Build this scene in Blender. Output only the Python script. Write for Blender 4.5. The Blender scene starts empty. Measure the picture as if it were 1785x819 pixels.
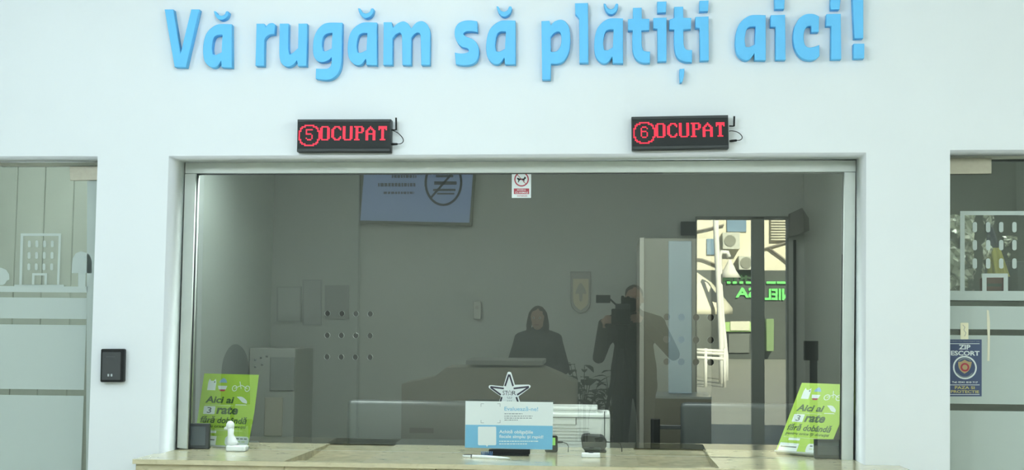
import bpy, bmesh, math, random
from mathutils import Vector, Matrix, Euler

random.seed(7)
scene = bpy.context.scene
COL = scene.collection
PI = math.pi

# ------------------------------------------------------------------ camera
IW, IH, FPX = 1785.0, 819.0, 2300.0
CAM_Y, CAM_Z = -5.05, 1.50
NU, NV, ROLL = 1050.0, 590.0, 0.0095        # pixel of the wall normal, slope of wall horizontals there
cam_o = Vector((0.0, CAM_Y, CAM_Z))


def cam_dir(u, v):
    return Vector(((u - IW / 2) / FPX, -(v - IH / 2) / FPX, -1.0))


ycam = cam_dir(NU, NV).normalized()          # world +Y in camera space
t = ROLL
for _ in range(20):
    e = Vector((1.0, -t, 0.0))
    xcam = (e - ycam * e.dot(ycam)).normalized()
    p0 = ycam * 5.0
    p1 = p0 + xcam * 0.01
    s = -((p1.y / -p1.z) - (p0.y / -p0.z)) / ((p1.x / -p1.z) - (p0.x / -p0.z))
    t += ROLL - s
zcam = xcam.cross(ycam)
R = Matrix((xcam, ycam, zcam))               # rows: world axes in camera space => camera->world
cam_data = bpy.data.cameras.new("camera")
cam_data.sensor_fit = 'HORIZONTAL'
cam_data.sensor_width = 36.0
cam_data.lens = FPX * 36.0 / IW
cam_data.clip_start = 0.05
cam_data.clip_end = 200
cam = bpy.data.objects.new("camera", cam_data)
cam.matrix_world = Matrix.Translation(cam_o) @ R.to_4x4()
COL.objects.link(cam)
scene.camera = cam


def ray(u, v):
    return (R @ cam_dir(u, v)).normalized()


def atY(u, v, Y):
    d = ray(u, v)
    return cam_o + d * ((Y - cam_o.y) / d.y)


def atZ(u, v, z):
    d = ray(u, v)
    return cam_o + d * ((z - cam_o.z) / d.z)


# ------------------------------------------------------------------ view, world, lights
scene.view_settings.view_transform = 'Standard'
scene.view_settings.look = 'None'
scene.view_settings.exposure = 0.05
scene.view_settings.gamma = 1.0
scene.view_settings.use_curve_mapping = False
scene.cycles.max_bounces = 10
scene.cycles.transparent_max_bounces = 16
scene.cycles.sample_clamp_indirect = 6.0
scene.cycles.caustics_reflective = False
scene.cycles.caustics_refractive = False

world = bpy.data.worlds.new("sky")
scene.world = world
world.use_nodes = True
bg = world.node_tree.nodes["Background"]
bg.inputs[0].default_value = (0.55, 0.72, 1.0, 1)
bg.inputs[1].default_value = 1.6


def light(name, kind, loc, energy, color, size=None, size_y=None, aim=None):
    d = bpy.data.lights.new(name, kind)
    d.energy = energy
    d.color = color
    if kind == 'AREA':
        d.shape = 'RECTANGLE'
        d.size = size
        d.size_y = size_y
    o = bpy.data.objects.new(name, d)
    o.location = loc
    if aim is not None:
        o.rotation_euler = (Vector(aim) - Vector(loc)).to_track_quat('-Z', 'Y').to_euler()
    COL.objects.link(o)
    return o


sun = light("sun", 'SUN', (0, 0, 20), 32.0, (1.0, 0.95, 0.80), aim=(-6, -14, 9.5))
sun.data.angle = 0.01
HALL_LIGHT = (0.90, 1.0, 0.97)
COOL, WARM = (0.82, 0.955, 1.06), (0.90, 0.98, 0.97)
LAMPS = [(-3.0, -3.0, 58, COOL, 2.62), (-1.0, -3.0, 34, COOL, 2.62), (-0.85, -2.1, 26, COOL, 3.12), (1.1, -3.0, 28, WARM, 2.62), (2.9, -3.0, 36, WARM, 2.62),
         (-2.8, -5.6, 46, WARM, 2.9), (-0.7, -5.6, 42, WARM, 2.9), (1.6, -5.6, 36, WARM, 2.9)]
OFFICE_LAMPS = [(-1.25, 0.45, 24), (0.35, 0.45, 15)]
SIDE_FILLS = [(-2.9, 1.1, 29), (1.62, 0.40, 12)]  # unseen lights added behind both doors, the right one so the bags glint

# ------------------------------------------------------------------ helpers


def lin(c):
    c = c / 255.0
    return c / 12.92 if c <= 0.04045 else ((c + 0.055) / 1.055) ** 2.4


def rgb(r, g, b):
    return (lin(r), lin(g), lin(b), 1.0)


MATS = {}


def mat(name, color, rough=0.6, metal=0.0, spec=0.5, emit=None, strength=0.0, noise=0.0, scale=8.0, bump=0.0, coat=0.0):
    if name in MATS:
        return MATS[name]
    m = bpy.data.materials.new(name)
    m.use_nodes = True
    nt = m.node_tree
    b = nt.nodes["Principled BSDF"]
    col = tuple(color[:3]) + (1.0,)
    b.inputs["Base Color"].default_value = col
    b.inputs["Roughness"].default_value = rough
    b.inputs["Metallic"].default_value = metal
    b.inputs["Specular IOR Level"].default_value = spec
    b.inputs["Coat Weight"].default_value = coat
    if emit is not None:
        b.inputs["Emission Color"].default_value = tuple(emit[:3]) + (1.0,)
        b.inputs["Emission Strength"].default_value = strength
    if noise or bump:
        tc = nt.nodes.new("ShaderNodeTexCoord")
        n = nt.nodes.new("ShaderNodeTexNoise")
        n.inputs["Scale"].default_value = scale
        n.inputs["Detail"].default_value = 4.0
        nt.links.new(tc.outputs["Object"], n.inputs["Vector"])
        if noise:
            r = nt.nodes.new("ShaderNodeValToRGB")
            r.color_ramp.elements[0].position = 0.3
            r.color_ramp.elements[1].position = 0.7
            r.color_ramp.elements[0].color = tuple(max(0, c * (1 - noise)) for c in col[:3]) + (1,)
            r.color_ramp.elements[1].color = tuple(min(1, c * (1 + noise)) for c in col[:3]) + (1,)
            nt.links.new(n.outputs["Fac"], r.inputs["Fac"])
            nt.links.new(r.outputs["Color"], b.inputs["Base Color"])
        if bump:
            bp = nt.nodes.new("ShaderNodeBump")
            bp.inputs["Strength"].default_value = bump
            bp.inputs["Distance"].default_value = 0.01
            nt.links.new(n.outputs["Fac"], bp.inputs["Height"])
            nt.links.new(bp.outputs["Normal"], b.inputs["Normal"])
    MATS[name] = m
    return m


def mix_mat(name, build):
    m = bpy.data.materials.new(name)
    m.use_nodes = True
    nt = m.node_tree
    for n in list(nt.nodes):
        nt.nodes.remove(n)
    out = nt.nodes.new("ShaderNodeOutputMaterial")
    build(nt, out)
    MATS[name] = m
    return m


def film_glass(name, reflect, tint, gloss=(0.95, 1.0, 0.97, 1)):
    def b(nt, out):
        tr = nt.nodes.new("ShaderNodeBsdfTransparent")
        tr.inputs[0].default_value = tint
        gl = nt.nodes.new("ShaderNodeBsdfGlossy")
        gl.inputs["Roughness"].default_value = 0.0
        gl.inputs["Color"].default_value = gloss
        mx = nt.nodes.new("ShaderNodeMixShader")
        mx.inputs[0].default_value = reflect
        nt.links.new(tr.outputs[0], mx.inputs[1])
        nt.links.new(gl.outputs[0], mx.inputs[2])
        nt.links.new(mx.outputs[0], out.inputs[0])
    return mix_mat(name, b)


def veil(name, color, opacity):
    """thin film: part diffuse, part clear"""
    def b(nt, out):
        tr = nt.nodes.new("ShaderNodeBsdfTransparent")
        df = nt.nodes.new("ShaderNodeBsdfDiffuse")
        df.inputs[0].default_value = color
        mx = nt.nodes.new("ShaderNodeMixShader")
        mx.inputs[0].default_value = opacity
        nt.links.new(tr.outputs[0], mx.inputs[1])
        nt.links.new(df.outputs[0], mx.inputs[2])
        nt.links.new(mx.outputs[0], out.inputs[0])
    return mix_mat(name, b)


def tag(o, label=None, cat=None, group=None, kind=None):
    if label:
        o["label"] = label
    if cat:
        o["category"] = cat
    if group:
        o["group"] = group
    if kind:
        o["kind"] = kind
    return o


def link(name, me, m=None, parent=None):
    o = bpy.data.objects.new(name, me)
    COL.objects.link(o)
    if m is not None:
        if isinstance(m, (list, tuple)):
            for k in m:
                me.materials.append(k)
        else:
            me.materials.append(m)
    if parent is not None:
        o.parent = parent
        o.matrix_parent_inverse = parent.matrix_basis.inverted()
    return o


def empty(name, loc, label=None, cat=None, group=None, kind=None):
    o = bpy.data.objects.new(name, None)
    o.empty_display_size = 0.05
    o.location = loc
    COL.objects.link(o)
    return tag(o, label, cat, group, kind)


class MB:
    """collects shapes into one mesh"""

    def __init__(self):
        self.bm = bmesh.new()

    def add(self, me, M=None):
        tmp = bmesh.new()
        tmp.from_mesh(me)
        if M is not None:
            bmesh.ops.transform(tmp, matrix=M, verts=tmp.verts)
        t2 = bpy.data.meshes.new("tmp")
        tmp.to_mesh(t2)
        tmp.free()
        self.bm.from_mesh(t2)
        bpy.data.meshes.remove(t2)
        return self

    def box(self, lo, hi, bev=0.0, seg=2, M=None):
        tmp = bmesh.new()
        bmesh.ops.create_cube(tmp, size=1.0)
        s = [hi[i] - lo[i] for i in range(3)]
        c = [(hi[i] + lo[i]) / 2 for i in range(3)]
        bmesh.ops.transform(tmp, matrix=Matrix.Translation(c) @ Matrix.Diagonal((s[0], s[1], s[2], 1)), verts=tmp.verts)
        if bev:
            bmesh.ops.bevel(tmp, geom=tmp.edges[:], offset=min(bev, min(s) * 0.45), segments=seg, profile=0.5, affect='EDGES')
        return self._take(tmp, M)

    def _take(self, tmp, M=None):
        if M is not None:
            bmesh.ops.transform(tmp, matrix=M, verts=tmp.verts)
        t2 = bpy.data.meshes.new("tmp")
        tmp.to_mesh(t2)
        tmp.free()
        self.bm.from_mesh(t2)
        bpy.data.meshes.remove(t2)
        return self

    def hexa(self, p):
        """8 corners: bottom four (ccw from above) then top four"""
        vs = [self.bm.verts.new(q) for q in p]
        for f in ((3, 2, 1, 0), (4, 5, 6, 7), (0, 1, 5, 4), (1, 2, 6, 5), (2, 3, 7, 6), (3, 0, 4, 7)):
            self.bm.faces.new([vs[i] for i in f])
        return self

    def tube(self, pts, r, seg=10, caps=True):
        pts = [Vector(p) for p in pts]
        rs = r if isinstance(r, (list, tuple)) else [r] * len(pts)
        rings = []
        up = None
        for i, p in enumerate(pts):
            d = (pts[min(i + 1, len(pts) - 1)] - pts[max(i - 1, 0)])
            d.normalize()
            if up is None:
                up = Vector((0, 0, 1)) if abs(d.z) < 0.9 else Vector((1, 0, 0))
            a = d.cross(up)
            if a.length < 1e-5:
                a = d.cross(Vector((0, 1, 0)))
            a.normalize()
            b = a.cross(d).normalized()
            up = b
            rings.append([self.bm.verts.new(p + (a * math.cos(2 * PI * k / seg) + b * math.sin(2 * PI * k / seg)) * rs[i]) for k in range(seg)])
        for q0, q1 in zip(rings, rings[1:]):
            for k in range(seg):
                f = self.bm.faces.new((q0[k], q1[k], q1[(k + 1) % seg], q0[(k + 1) % seg]))
                f.smooth = True
        if caps:
            self.bm.faces.new(rings[0])
            self.bm.faces.new(list(reversed(rings[-1])))
        return self

    def lathe(self, prof, o, seg=24, M=None):
        """prof: list of (r, z) bottom to top"""
        tmp = bmesh.new()
        rings = []
        for r, z in prof:
            if r < 1e-6:
                rings.append([tmp.verts.new((0, 0, z))])
            else:
                rings.append([tmp.verts.new((r * math.cos(2 * PI * k / seg), r * math.sin(2 * PI * k / seg), z)) for k in range(seg)])
        for a, b in zip(rings, rings[1:]):
            for k in range(seg):
                k2 = (k + 1) % seg
                if len(a) == 1 and len(b) == 1:
                    continue
                if len(a) == 1:
                    f = tmp.faces.new((a[0], b[k2], b[k]))
                elif len(b) == 1:
                    f = tmp.faces.new((a[k], a[k2], b[0]))
                else:
                    f = tmp.faces.new((a[k], a[k2], b[k2], b[k]))
                f.smooth = True
        if len(rings[0]) > 1:
            tmp.faces.new(list(reversed(rings[0])))
        if len(rings[-1]) > 1:
            tmp.faces.new(rings[-1])
        MM = Matrix.Translation(o)
        if M is not None:
            MM = MM @ M
        return self._take(tmp, MM)

    def ball(self, c, r, seg=16):
        tmp = bmesh.new()
        bmesh.ops.create_uvsphere(tmp, u_segments=seg, v_segments=max(6, seg // 2), radius=1.0)
        for f in tmp.faces:
            f.smooth = True
        rr = r if isinstance(r, (list, tuple)) else (r, r, r)
        return self._take(tmp, Matrix.Translation(c) @ Matrix.Diagonal((rr[0], rr[1], rr[2], 1)))

    def build(self, name, m, parent=None):
        me = bpy.data.meshes.new(name)
        bmesh.ops.recalc_face_normals(self.bm, faces=self.bm.faces)
        self.bm.to_mesh(me)
        self.bm.free()
        return link(name, me, m, parent)


def smooth_loop(pts):
    """pts: (x, y) smooth or (x, y, 1) corner -> dense polyline (closed)"""
    n = len(pts)
    out = []
    for i in range(n):
        p1, p2 = pts[i], pts[(i + 1) % n]
        c1, c2 = len(p1) > 2, len(p2) > 2
        if c1 and c2:
            out.append((p1[0], p1[1]))
            continue
        p0, p3 = pts[i - 1], pts[(i + 2) % n]
        a = Vector((p1[0], p1[1]))
        b = Vector((p2[0], p2[1]))
        ta = (b - Vector((p0[0], p0[1]))) * 0.5 if not c1 else (b - a) * 0.8
        tb = (Vector((p3[0], p3[1])) - a) * 0.5 if not c2 else (b - a) * 0.8
        L = (b - a).length
        for tt in (ta, tb):
            if tt.length > L * 1.2:
                tt *= L * 1.2 / tt.length
        for k in range(6):
            s = k / 6.0
            h1, h2, h3, h4 = 2*s**3-3*s*s+1, -2*s**3+3*s*s, s**3-2*s*s+s, s**3-s*s
            q = a * h1 + b * h2 + ta * h3 + tb * h4
            out.append((q.x, q.y))
    return out


def prism_mesh(loops, z0, z1, bev=0.0):
    """filled 2D outline (first loop) with holes, extruded from z0 to z1 in local space"""
    cu = bpy.data.curves.new("c", 'CURVE')
    cu.dimensions = '2D'
    cu.fill_mode = 'BOTH'
    for lp in loops:
        sp = cu.splines.new('POLY')
        sp.points.add(len(lp) - 1)
        for p, q in zip(sp.points, lp):
            p.co = (q[0], q[1], 0, 1)
        sp.use_cyclic_u = True
    h = abs(z1 - z0) / 2
    if bev:
        cu.bevel_depth = bev
        cu.bevel_resolution = 1
        cu.offset = -bev
        cu.extrude = max(h - bev, 1e-6)
    else:
        cu.extrude = h
    o = bpy.data.objects.new("c", cu)
    me = bpy.data.meshes.new_from_object(o)
    bpy.data.objects.remove(o)
    bpy.data.curves.remove(cu)
    bm = bmesh.new()
    bm.from_mesh(me)
    bmesh.ops.remove_doubles(bm, verts=bm.verts, dist=1e-6)
    bmesh.ops.translate(bm, vec=(0, 0, (z0 + z1) / 2), verts=bm.verts)
    bm.to_mesh(me)
    bm.free()
    return me


def frame_wall(Y):
    """local x = world X, local y = world Z, local z towards the viewer (-Y)"""
    return Matrix(((1, 0, 0, 0), (0, 0, -1, Y), (0, 1, 0, 0), (0, 0, 0, 1)))


def frame_back(Y):
    """local x = -world X, local y = Z, local z = +Y (things on the far wall of the hall)"""
    return Matrix(((-1, 0, 0, 0), (0, 0, 1, Y), (0, 1, 0, 0), (0, 0, 0, 1)))


def frame_axes(o, ex, ey):
    ex = Vector(ex).normalized()
    ey = Vector(ey)
    ey = (ey - ex * ey.dot(ex)).normalized()
    ez = ex.cross(ey)
    return Matrix(((ex.x, ey.x, ez.x, o[0]), (ex.y, ey.y, ez.y, o[1]), (ex.z, ey.z, ez.z, o[2]), (0, 0, 0, 1)))


def add_prism(mb, loops, z0, z1, M, bev=0.0):
    me = prism_mesh(loops, z0, z1, bev)
    mb.add(me, M)
    bpy.data.meshes.remove(me)
    return mb


def wx(pts, Y):
    """pixel loop -> (X, Z) loop on the plane Y"""
    r = []
    for p in pts:
        q = atY(p[0], p[1], Y)
        r.append((q.x, q.z) + tuple(p[2:]))
    return r


def text_mesh(body, bold=0.0, shear=0.0, depth=0.0004, spacing=1.0):
    cu = bpy.data.curves.new("t", 'FONT')
    cu.body = body
    cu.size = 1.0
    cu.offset = bold
    cu.shear = shear
    cu.space_character = spacing
    cu.resolution_u = 3
    cu.extrude = 0.5
    o = bpy.data.objects.new("t", cu)
    COL.objects.link(o)
    dg = bpy.context.evaluated_depsgraph_get()
    me = bpy.data.meshes.new_from_object(o.evaluated_get(dg))
    bpy.data.objects.remove(o)
    bpy.data.curves.remove(cu)
    return me


def add_text(mb, body, x0, y0, x1, y1, z0, z1, M, bold=0.0, shear=0.0, spacing=1.0):
    """letters fitted to the local box x0..x1, y0..y1"""
    me = text_mesh(body, bold, shear, spacing=spacing)
    xs = [v.co.x for v in me.vertices]
    ys = [v.co.y for v in me.vertices]
    if not xs:
        bpy.data.meshes.remove(me)
        return mb
    sx = (x1 - x0) / (max(xs) - min(xs))
    sy = (y1 - y0) / (max(ys) - min(ys))
    F = Matrix.Translation((x0 - min(xs) * sx, y0 - min(ys) * sy, (z0 + z1) / 2)) @ Matrix.Diagonal((sx, sy, (z1 - z0), 1))
    mb.add(me, M @ F)
    bpy.data.meshes.remove(me)
    return mb


def rect(x0, y0, x1, y1):
    return [(x0, y0), (x1, y0), (x1, y1), (x0, y1)]


def rrect(x0, y0, x1, y1, r, n=5):
    o = []
    for cx, cy, a0 in ((x1 - r, y0 + r, -90), (x1 - r, y1 - r, 0), (x0 + r, y1 - r, 90), (x0 + r, y0 + r, 180)):
        for k in range(n + 1):
            a = math.radians(a0 + 90.0 * k / n)
            o.append((cx + r * math.cos(a), cy + r * math.sin(a)))
    return o


def circ(cx, cy, r, n=28, ry=None):
    ry = r if ry is None else ry
    return [(cx + r * math.cos(2 * PI * k / n), cy + ry * math.sin(2 * PI * k / n)) for k in range(n)]


def ring(mb, cx, cy, r, w, z0, z1, M, n=32, ry=None):
    ry = r if ry is None else ry
    return add_prism(mb, [circ(cx, cy, r, n, ry), circ(cx, cy, r - w, n, ry - w)], z0, z1, M)


def stroke(mb, x0, y0, x1, y1, w, z0, z1, M):
    d = Vector((x1 - x0, y1 - y0)).normalized()
    n = Vector((-d.y, d.x)) * (w / 2)
    return add_prism(mb, [[(x0 + n.x, y0 + n.y), (x0 - n.x, y0 - n.y), (x1 - n.x, y1 - n.y), (x1 + n.x, y1 + n.y)]], z0, z1, M)

# ------------------------------------------------------------------ materials
M_WALL = mat("wall_paint", (0.785, 0.845, 0.875), 0.55, noise=0.012, scale=3.0)
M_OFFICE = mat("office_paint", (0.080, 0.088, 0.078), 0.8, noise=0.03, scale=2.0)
M_HALL = mat("hall_paint", (0.80, 0.82, 0.76), 0.7, noise=0.02, scale=2.0)
M_FLOOR = mat("floor_tile", (0.62, 0.58, 0.48), 0.25, noise=0.10, scale=3.0)
M_CEIL = mat("ceiling_paint", (0.80, 0.83, 0.80), 0.8)
M_ALU = mat("white_aluminium", (0.62, 0.68, 0.64), 0.35, noise=0.02, scale=20)
M_BLACK = mat("black_plastic", (0.012, 0.014, 0.014), 0.5, spec=0.2)
M_CHAR = mat("charcoal_plastic", (0.035, 0.042, 0.045), 0.45, noise=0.06, scale=40)
M_BLUE = mat("blue_letter_paint", (0.128, 0.535, 0.94), 0.55, noise=0.015, scale=12)
M_WHITE = mat("white_plastic", (0.82, 0.88, 0.86), 0.4)
M_GLASS = film_glass("tinted_mirror_glass", 0.155, (0.91, 0.93, 0.91, 1))
M_CLEAR = film_glass("clear_glass_back", 0.0, (0.99, 1.0, 0.99, 1))
M_EDGE = mat("cut_glass_edge", (0.60, 0.68, 0.64), 0.25)
M_DOORG = film_glass("door_glass", 0.10, (0.86, 0.90, 0.86, 1))
M_FROST = veil("frosted_film", (0.54, 0.63, 0.60, 1), 0.86)
M_BRASS = mat("brushed_beige_metal", (0.36, 0.35, 0.27), 0.4, 0.3, noise=0.05, scale=60)


def marble():
    m = bpy.data.materials.new("beige_marble")
    m.use_nodes = True
    nt = m.node_tree
    b = nt.nodes["Principled BSDF"]
    tc = nt.nodes.new("ShaderNodeTexCoord")
    mp = nt.nodes.new("ShaderNodeMapping")
    mp.inputs["Scale"].default_value = (3.0, 6.0, 6.0)
    n = nt.nodes.new("ShaderNodeTexNoise")
    n.inputs["Scale"].default_value = 5.0
    n.inputs["Detail"].default_value = 8.0
    n.inputs["Distortion"].default_value = 1.2
    r = nt.nodes.new("ShaderNodeValToRGB")
    e = r.color_ramp.elements
    e[0].position, e[0].color = 0.30, (0.47, 0.43, 0.28, 1)
    e[1].position, e[1].color = 0.62, (0.60, 0.56, 0.38, 1)
    k = e.new(0.42)
    k.color = (0.555, 0.52, 0.35, 1)
    nt.links.new(tc.outputs["Object"], mp.inputs["Vector"])
    nt.links.new(mp.outputs[0], n.inputs["Vector"])
    nt.links.new(n.outputs["Fac"], r.inputs["Fac"])
    nt.links.new(r.outputs[0], b.inputs["Base Color"])
    b.inputs["Roughness"].default_value = 0.14
    MATS["beige_marble"] = m
    return m


M_MARBLE = marble()

# ------------------------------------------------------------------ the mirror-like pane
PN = -ray(1068, 551)                        # pane normal (leans half a degree)
PC = atY(897, 545, 0.228)
px_axis = (Vector((1, 0, 0)) - PN * PN.x).normalized()
M_PANE = frame_axes(PC, px_axis, PN.cross(px_axis))
M_PANE_INV = M_PANE.inverted()


def pane_hit(u, v, off=0.0):
    d = ray(u, v)
    o = PC + PN * off
    return cam_o + d * ((o - cam_o).dot(PN) / d.dot(PN))


def pl(pts, off=0.0):
    r = []
    for p in pts:
        q = M_PANE_INV @ pane_hit(p[0], p[1], off)
        r.append((q.x, q.y) + tuple(p[2:]))
    return r


def RV(u, v, y):
    """world point at depth y in the hall that shows at pixel (u, v) in the pane"""
    h = pane_hit(u, v)
    d = ray(u, v)
    d = d - PN * (2 * d.dot(PN))
    return h + d * ((y - h.y) / d.y)


def bk(pts, y):
    """pixel loop seen in the pane -> local loop of frame_back(y)"""
    r = []
    for p in pts:
        q = RV(p[0], p[1], y)
        r.append((-q.x, q.z) + tuple(p[2:]))
    return r


# ------------------------------------------------------------------ setting: shell
ZC = atZ(893, 800.5, 1.0).z
ZC = atY(893, 800.5, 0.0).z
WT = 0.26


def X0(u, v):
    return atY(u, v, 0).x


def Z0(u, v):
    return atY(u, v, 0).z


HX0, HX1, HY0, HZ = -4.6, 3.9, -7.3, 3.3
OY1 = 1.78

mb = MB()
mb.box((HX0 - 0.2, HY0 - 0.2, -0.1), (HX1 + 0.2, 2.9, 0.0))
tag(mb.build("floor", M_FLOOR), kind="structure")
mb = MB()
mb.box((HX0 - 0.2, HY0 - 0.2, HZ), (HX1 + 0.2, 2.9, HZ + 0.1))
tag(mb.build("ceiling", M_CEIL), kind="structure")

LDX = (X0(170.4, 272.1), X0(152.9, 819))
LDZ = Z0(170.4, 272.1)
RDX = (X0(1656.1, 261), X0(1655.5, 819))
RDZ = Z0(1656.1, 261.3)


def lean(xt, zt, xb, zb, z):
    return xt + (xb - xt) * (zt - z) / (zt - zb)


zb819 = Z0(152.9, 819)
OPX = [atY(u, v, 0) for u, v in ((294.2, 271.8), (1510.1, 265.6), (1508.5, 812), (277.1, 789))]
OZB = ZC - 0.095
oxl = lean(OPX[0].x, OPX[0].z, OPX[3].x, OPX[3].z, OZB)
oxr = lean(OPX[1].x, OPX[1].z, OPX[2].x, OPX[2].z, OZB)
outer = [(HX0, 0), (-3.35, 0), (-3.35, LDZ), (LDX[0], LDZ), (lean(LDX[0], LDZ, LDX[1], zb819, 0), 0),
         (lean(RDX[0], RDZ, RDX[1], zb819, 0), 0), (RDX[0], RDZ), (2.75, RDZ + 0.004), (2.75, 0), (HX1, 0), (HX1, HZ), (HX0, HZ)]
hole = [(OPX[0].x, OPX[0].z), (OPX[1].x, OPX[1].z), (oxr, OZB), (oxl, OZB)]
mb = MB()
add_prism(mb, [outer, hole], -WT, 0.0, frame_wall(0))
tag(mb.build("wall_front", M_WALL), kind="structure")

for nm, x0, x1, y0, y1, m in (("wall_left", HX0 - 0.15, HX0, HY0, 0.0, M_HALL), ("wall_right", HX1, HX1 + 0.15, HY0, 0.0, M_HALL)):
    b = MB()
    b.box((x0, y0, 0), (x1, y1, HZ))
    tag(b.build(nm, m), kind="structure")
# the office behind the window
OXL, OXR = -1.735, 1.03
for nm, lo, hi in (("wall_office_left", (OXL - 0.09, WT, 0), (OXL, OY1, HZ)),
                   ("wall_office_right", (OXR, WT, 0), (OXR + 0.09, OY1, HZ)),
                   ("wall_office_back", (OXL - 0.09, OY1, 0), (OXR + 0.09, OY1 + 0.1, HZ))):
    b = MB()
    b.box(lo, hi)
    tag(b.build(nm, mat("office_lit_paint", (0.15, 0.17, 0.16), 0.7, noise=0.02, scale=2) if "left" in nm else M_OFFICE), kind="structure")  # left wall painted lighter to carry the light spilling in by the glass
M_PANELW = mat("grey_beige_wall", (0.30, 0.32, 0.295), 0.7, noise=0.08, scale=4)
M_DARKW = mat("dark_grey_wall", (0.055, 0.063, 0.052), 0.8, noise=0.05, scale=3)
for nm, lo, hi, m in (("wall_side_left", (HX0 - 0.1, WT, 0), (HX0, 2.7, HZ), M_PANELW),
                      ("wall_side_back", (HX0 - 0.1, 2.0, 0), (OXL - 0.09, 2.1, HZ), M_PANELW),
                      ("wall_store_right", (HX1, WT, 0), (HX1 + 0.1, 2.0, HZ), M_DARKW),
                      ("wall_store_back", (OXR + 0.09, 1.5, 0), (HX1 + 0.1, 1.6, HZ), M_DARKW)):
    b = MB()
    b.box(lo, hi)
    tag(b.build(nm, m), kind="structure")
# tall boards of the panelling behind the left glass door
b = MB()
x = HX0 + 0.02
while x < OXL - 0.3:
    w = 0.145 + 0.02 * random.random()
    b.box((x, 1.975 - 0.006 * random.random(), 0.02), (x + w - 0.002, 1.999, HZ - 0.02), 0.004, 1)
    x += w
tag(b.build("trim_1", M_PANELW), kind="structure")

# far wall of the hall with its glass entrance door
DY = HY0
q = [RV(1212, 377, DY), RV(1375, 377, DY), RV(1375, 700, DY), RV(1212, 700, DY)]
dx0, dx1 = q[0].x, q[1].x
dzt = (q[0].z + q[1].z) / 2
mb = MB()
loop = [(-(HX1 + 0.15), 0), (-dx1, 0), (-dx1, dzt), (-dx0, dzt), (-dx0, 0), (-(HX0 - 0.15), 0), (-(HX0 - 0.15), HZ), (-(HX1 + 0.15), HZ)]
add_prism(mb, [loop], -0.18, 0.0, frame_back(DY))
tag(mb.build("wall_back", M_HALL), kind="structure")
# darker pilaster on the left of that wall, its edge shows as the line above the speaking holes
mb = MB()
e = RV(627, 500, DY)
mb.box((HX0 + 0.01, DY, 0), (e.x, DY + 0.10, HZ))
tag(mb.build("trim_2", mat("hall_grey_paint", (0.66, 0.70, 0.65), 0.7, noise=0.02, scale=2)), kind="structure")

door = empty("door_3", ((dx0 + dx1) / 2, DY, 0), kind="structure")
M_DKFRAME = mat("grey_door_frame", (0.34, 0.36, 0.32), 0.4, 0.2)
b = MB()
fw = 0.06
m0 = RV(1311, 500, DY).x
m1 = RV(1333, 500, DY).x
for lo, hi in (((dx0, DY - 0.12, 0), (dx0 + fw * 0.3, DY - 0.02, dzt)), ((dx1 - fw * 0.3, DY - 0.12, 0), (dx1, DY - 0.02, dzt)),
               ((dx0, DY - 0.12, dzt - 0.03), (dx1, DY - 0.02, dzt)), ((m0, DY - 0.12, 0), (m1, DY - 0.02, dzt)), ((dx0, DY - 0.12, 0), (dx1, DY - 0.02, 0.08))):
    b.box(lo, hi, 0.004, 1)
b.build("door_frame", M_DKFRAME, door)
b = MB()
b.box((dx0, DY - 0.075, 0.05), (dx1, DY - 0.067, dzt - 0.02))
b.build("door_glass", film_glass("entrance_glass", 0.03, (0.95, 0.97, 0.95, 1)), door)

# ------------------------------------------------------------------ lamps
for x, y, p, c_, z_ in LAMPS:
    light("hall_lamp", 'POINT', (x, y, z_), p, c_).data.shadow_soft_size = 0.14
for x, y, p in OFFICE_LAMPS:
    light("office_lamp", 'AREA', (x, y, 2.35), p * 0.85, HALL_LIGHT, 0.5, 0.3, aim=(x, y + 0.15, 0))
for x, y, p in SIDE_FILLS:
    light("side_fill", 'AREA', (x, y, 2.75), p, HALL_LIGHT, 0.5, 0.5, aim=(x, y, 0))

# ------------------------------------------------------------------ window frame and pane
win = empty("window_1", (0, 0.2, ZC), kind="structure")
FY = 0.20


def bar(loop_px, name):
    b = MB()
    lp = wx(loop_px, FY)
    add_prism(b, [lp], -0.055, 0.0, frame_wall(FY), bev=0.0015)
    return b.build(name, M_ALU, win)


bar([(322.9, 283.3), (1492.1, 279.1), (1491.9, 299.4), (322.3, 302.2)], "top_rail")
bar([(322.1, 303.0), (341.4, 302.4), (326.2, 782.5), (308.3, 780.5)], "side_post")
bar([(1471.9, 299.9), (1491.6, 299.9), (1487.4, 806.0), (1467.0, 805.0)], "side_post")
b = MB()
for lp in ([(344.5, 301.9), (1468.5, 299.6), (1468.5, 302.2), (344.5, 304.4)], [(341.4, 302.5), (344.6, 302.5), (329.6, 782), (326.2, 782)],
           [(1468.4, 300), (1471.8, 300), (1467, 804.5), (1464.2, 804.5)]):
    add_prism(b, [wx(lp, 0.214)], -0.012, 0.0, frame_wall(0.214))
b.build("gasket", M_CHAR, win)

holes = []
HP = []
for r, (y, xs) in enumerate(((546.2, (570.6, 595.6, 620.2, 645.1)), (584.3, (570.2, 594.8, 620.0, 644.8)), (621.9, (569.7, 594.4, 619.0, 644.8)))):
    for k, x in enumerate(xs):
        HP.append((x, y + 0.6 * k * 0.4, 4.9))
for y, dx in ((552.6, 0.0), (591.9, -0.2), (630.6, -0.4)):
    for x in (1162.5, 1188.0, 1213.5, 1239.0):
        HP.append((x + dx, y + (x - 1188) * 0.015, 5.9))
for x, y, r in HP:
    c = M_PANE_INV @ pane_hit(x, y)
    rr = r / 437.0
    holes.append(circ(c.x, c.y, rr, 20))
pane_out = pl([(338, 298), (1475, 295.5), (1470, 803.5), (322.5, 781)])
zl = M_PANE_INV @ Vector((PC.x, PC.y, ZC))
pane_out[2] = (pane_out[2][0], zl.y + 0.0015)
pane_out[3] = (pane_out[3][0], zl.y + 0.0015)
me = prism_mesh([pane_out] + holes, -0.008, 0.0)
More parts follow.
